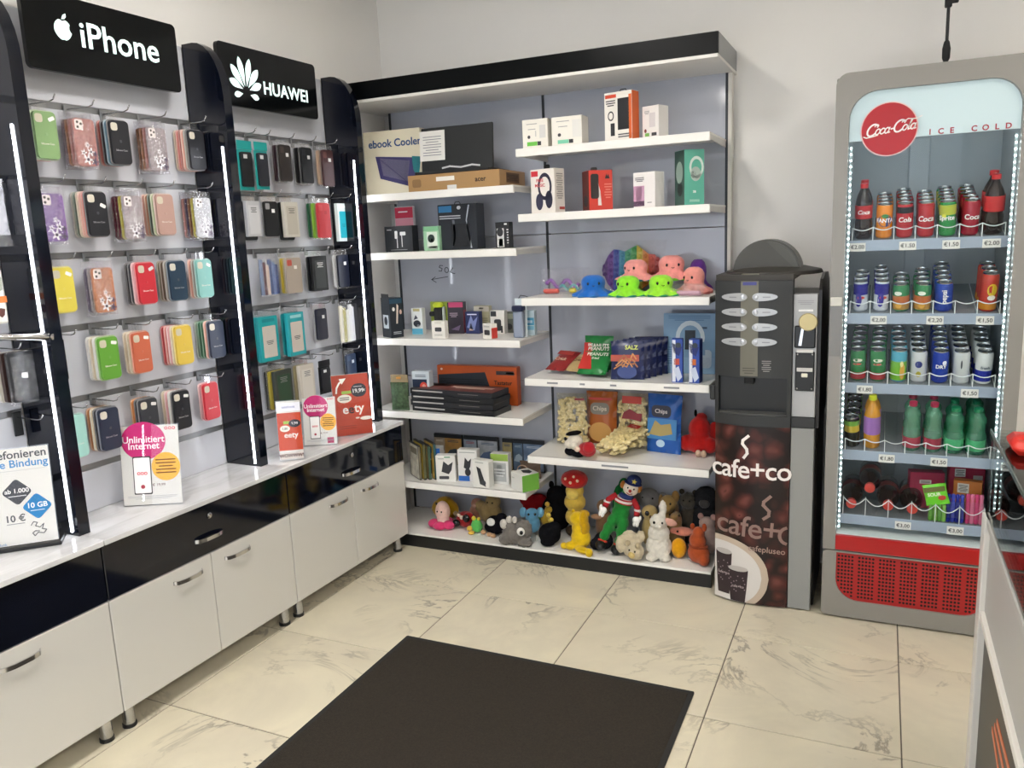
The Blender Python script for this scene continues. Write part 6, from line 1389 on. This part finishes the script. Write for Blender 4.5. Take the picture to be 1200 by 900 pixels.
column(3, 1, 2, 'orange juice bottle with purple label', bfn('juice', liquid='c98a24', cap='c9d22c', lab='9a6ab4', lz=(.28, .62), h=.225, r=.031), x=-.011, step=.07)
column(3, 3, 2, 'clear green water bottle with dark red cap', bfn('watr', liquid=None, clearcol='8ed8b8', cap='a02c4c', lab='a83c50', lz=(.08, .30), h=.205, r=.032), x=.134, step=.072)
column(3, 4, 2, 'clear green water bottle with dark red cap', bfn('watr', liquid=None, clearcol='8ed8b8', cap='a02c4c', lab='a83c50', lz=(.08, .30), h=.205, r=.032), x=.208, step=.072)
column(3, 5, 2, 'green mineral water bottle with green cap', bfn('watg', liquid=None, clearcol='58c89c', cap='1f7a54', lab='4fb07a', lz=(.10, .34), h=.19, r=.034), x=.282, step=.072)
column(3, 6, 3, 'green mineral water bottle with green cap', bfn('watg', liquid=None, clearcol='58c89c', cap='1f7a54', lab='4fb07a', lz=(.10, .34), h=.19, r=.034), x=.357, step=.072)
z = FSZ[4]
for x, zz, nm in ((-.078, .045, 'leftmost below'), (.060, .050, 'middle'), (.148, .045, 'right'), (-.010, .118, 'resting on top of the left ones')):
    b_ = bottle('large cola bottle lying on the bottom fridge shelf, ' + nm, x, 3.735, z + zz, 'liter', h=.30, r=.043, liquid='1a0d0b', cap='b83428', lab='7a1c1c', lz=(.3, .5), lying=True, group=G1)
def stickpack(label, x, y, z, cols, n=4, rz=0, h=.10):
    t = top('drink_stick_pack', label, 'drink pack', (x, y, z + .0005), R(rz), G1)
    for i in range(n):
        mk('stick', lambda: lathe([(.006, 0), (.0085, .004), (.0085, h * .6), (.006, h * .8), (.0085, h * .92), (.006, h)], 8), mat(cols[i % len(cols)], .25), t, ((i - (n - 1) / 2) * .0155, 0, 0), smooth=40)
    mk('wrap_film', box(-n * .0085, n * .0085, -.011, .011, .02, h * .75), clear('ffffff', .14, .06), t)
stickpack('bundle of green drink sticks on the bottom fridge shelf', .238, 3.455, z, ['6aa84a', '86bc5a'], 4, h=.07)
stickpack('bundle of blue drink sticks on the bottom fridge shelf', .300, 3.46, z, ['242c8c', '3a44a8'], 4, h=.115)
stickpack('bundle of pink drink sticks on the bottom fridge shelf', .366, 3.46, z, ['d04a7c', 'e07a9c'], 4, h=.120)
t = top('drink_pouch', 'lime green drink pouch tilted in front of the stick bundles', 'drink pack', (.240, 3.448, z + .070), R(-6), G1); t.rotation_euler = (0, R(-14), R(-6))
mk('pouch_body', bag_shape(.085, .085, .010, .001, 6, 6), mat('6ed02c', .3), t, smooth=True)
mk('header_print', quad(.075, .02), mat('6a6a30', .4), t, (0, -.0112, .066)); mk('lettering', text('SOUR', .018, bold=.0005), mat('f0f4d8', .4), t, (-.005, -.0118, .045)); mk('print', disc(.014, .010), mat('b8342c', .4), t, (.02, -.0116, .03))
pk('drink_carton', 'dark pink drink carton lying tilted behind the green pouch', 'carton', .205, 3.60, z + .0, .13, .155, .05, 'a8284c', [('f', 'q', 'd8d0cc', -.05, .24, .34, .10), ('f', 'm', '3a3034', -.05, .24, .26, .06, 2)], rz=8)
pk('drink_carton', 'orange drink carton with a bar code label above the pink sticks', 'carton', .345, 3.53, z + .0, .10, .150, .04, 'c0702c', [('f', 'q', 'd8d4cc', -.15, .30, .40, .26), ('f', 'm', '4a4440', -.15, .30, .32, .2, 6), ('f', 'q', '2a2422', .2, .1, .5, .12)], rz=-10)
pk('drink_carton', 'crimson drink carton with a white label at the right of the bottom shelf', 'carton', .350, 3.62, z + .0, .13, .185, .05, 'a02040', [('f', 'q', 'dcd8d4', -.2, .36, .3, .18), ('f', 'm', '4a4440', -.2, .36, .24, .14, 4), ('f', 'q', 'c8c0bc', .3, .25, .26, .12)], rz=6)

# ------------------------------------------------------------------ black pole above the fridge
t = top('pole', 'thin black pole with a clamp rising behind the fridge top to the ceiling', 'pole', (.1995, 3.75, 2.151))
mk('lower_tube', lathe([(.009, 0), (.009, .08)], 12), BLACK, t, smooth=40)
mk('clamp', lathe([(.010, .075), (.014, .085), (.015, .12), (.010, .145), (.007, .15)], 12), BLACKM, t, smooth=40)
mk('upper_tube', lathe([(.006, .14), (.006, .28)], 10), BLACK, t, smooth=40)
mk('bracket', join(box(-.014, .012, -.012, .012, .272, .36, .004), box(.010, .034, -.006, .006, .285, .298, .003)), BLACKM, t)
mk('top_tube', lathe([(.009, .35), (.009, Z_CEIL - 2.152)], 10), BLACK, t, smooth=40)

# ------------------------------------------------------------------ glass display counter at the right edge
t = top('display_counter', 'glass-topped sales counter with white frame and grey front at right', 'counter', (.25, 2.2, 0))
FRW = mat('d8d5cf', .3)
LEN = 2.9
GLS = clear('f6fbf9', .03, .015, fresnel=True)
STRIPES = ((-.285, .491, -.46, .462, .014), (-.315, .518, -.53, .508, .014), (-.342, .545, -.58, .556, .014), (-.385, .430, -.62, .440, .055))
mk('corner_post', box(.0, .036, -.062, 0, 0, .90, .002), FRW, t)
mk('corner_post', box(.5, .536, -.036, 0, 0, .90, .002), FRW, t)
mk('corner_post', box(.0, .036, -LEN, -LEN + .036, 0, .90, .002), FRW, t)
mk('top_fascia', box(.012, .030, -LEN + .036, -.062, .664, .88, .001), mat('b0aeaa', .4), t)
mk('top_rail', box(.004, .036, -LEN, 0, .88, .90, .002), mat('b6b4b0', .4), t)
mk('ledge', box(.002, .034, -LEN + .036, -.062, .645, .664, .001), mat('ece8e0', .35), t)
fp = mk('front_panel', box(.016, .030, -LEN + .036, -.062, .09, .645), mat('3e3a36', .45), t)
for (ya, za, yb_, zb_, wd) in STRIPES: mk('stripe_print', ([(.0145, ya, za), (.0145, ya, za - wd), (.0145, yb_, zb_ - wd), (.0145, yb_, zb_), (.0158, ya, za), (.0158, ya, za - wd), (.0158, yb_, zb_ - wd), (.0158, yb_, zb_)], [(0, 1, 2, 3), (4, 7, 6, 5), (0, 4, 5, 1), (1, 5, 6, 2), (2, 6, 7, 3), (3, 7, 4, 0)]), mat('d8764c', .4), fp)
mk('base_rail', box(.0, .036, -LEN, 0, .0, .09, .002), FRW, t)
mk('end_glass', box(.036, .5, -.024, -.018, .09, .88), GLS, t)
mk('back_panel', box(.52, .535, -LEN, -.036, .02, .88), mat('d0cdc8', .4), t)
mk('inner_shelf', box(.036, .52, -LEN + .01, -.03, .64, .648), GLS, t); mk('inner_floor', box(.036, .52, -LEN + .01, -.03, .06, .09), mat('c2bfba', .3), t)
mk('glass_front', box(.008, .014, -LEN, -.012, .90, 1.104), GLS, t); mk('glass_end', box(.014, .53, -.018, -.012, .90, 1.104), GLS, t)
mk('glass_top', box(.006, .536, -LEN, -.010, 1.104, 1.112), GLS, t)
mk('glass_edge', box(.004, .007, -LEN, -.010, 1.103, 1.113), mat('3c4c48', .2), t)
t = top('card_terminal', 'red rounded device with a white stem on the glass counter', 'device', (.345, 2.0, 1.1125))
mk('housing', join(box(-.075, .085, -.06, .06, 0, .03, .012), ball((0, 0, .02), (.075, .055, .022), 16, 8)), mat('c8281c', .35), t, smooth=40)
mk('stem', lathe([(.016, .03), (.012, .06), (.012, .11)], 12), mat('e6e2dc', .4), t, smooth=40)
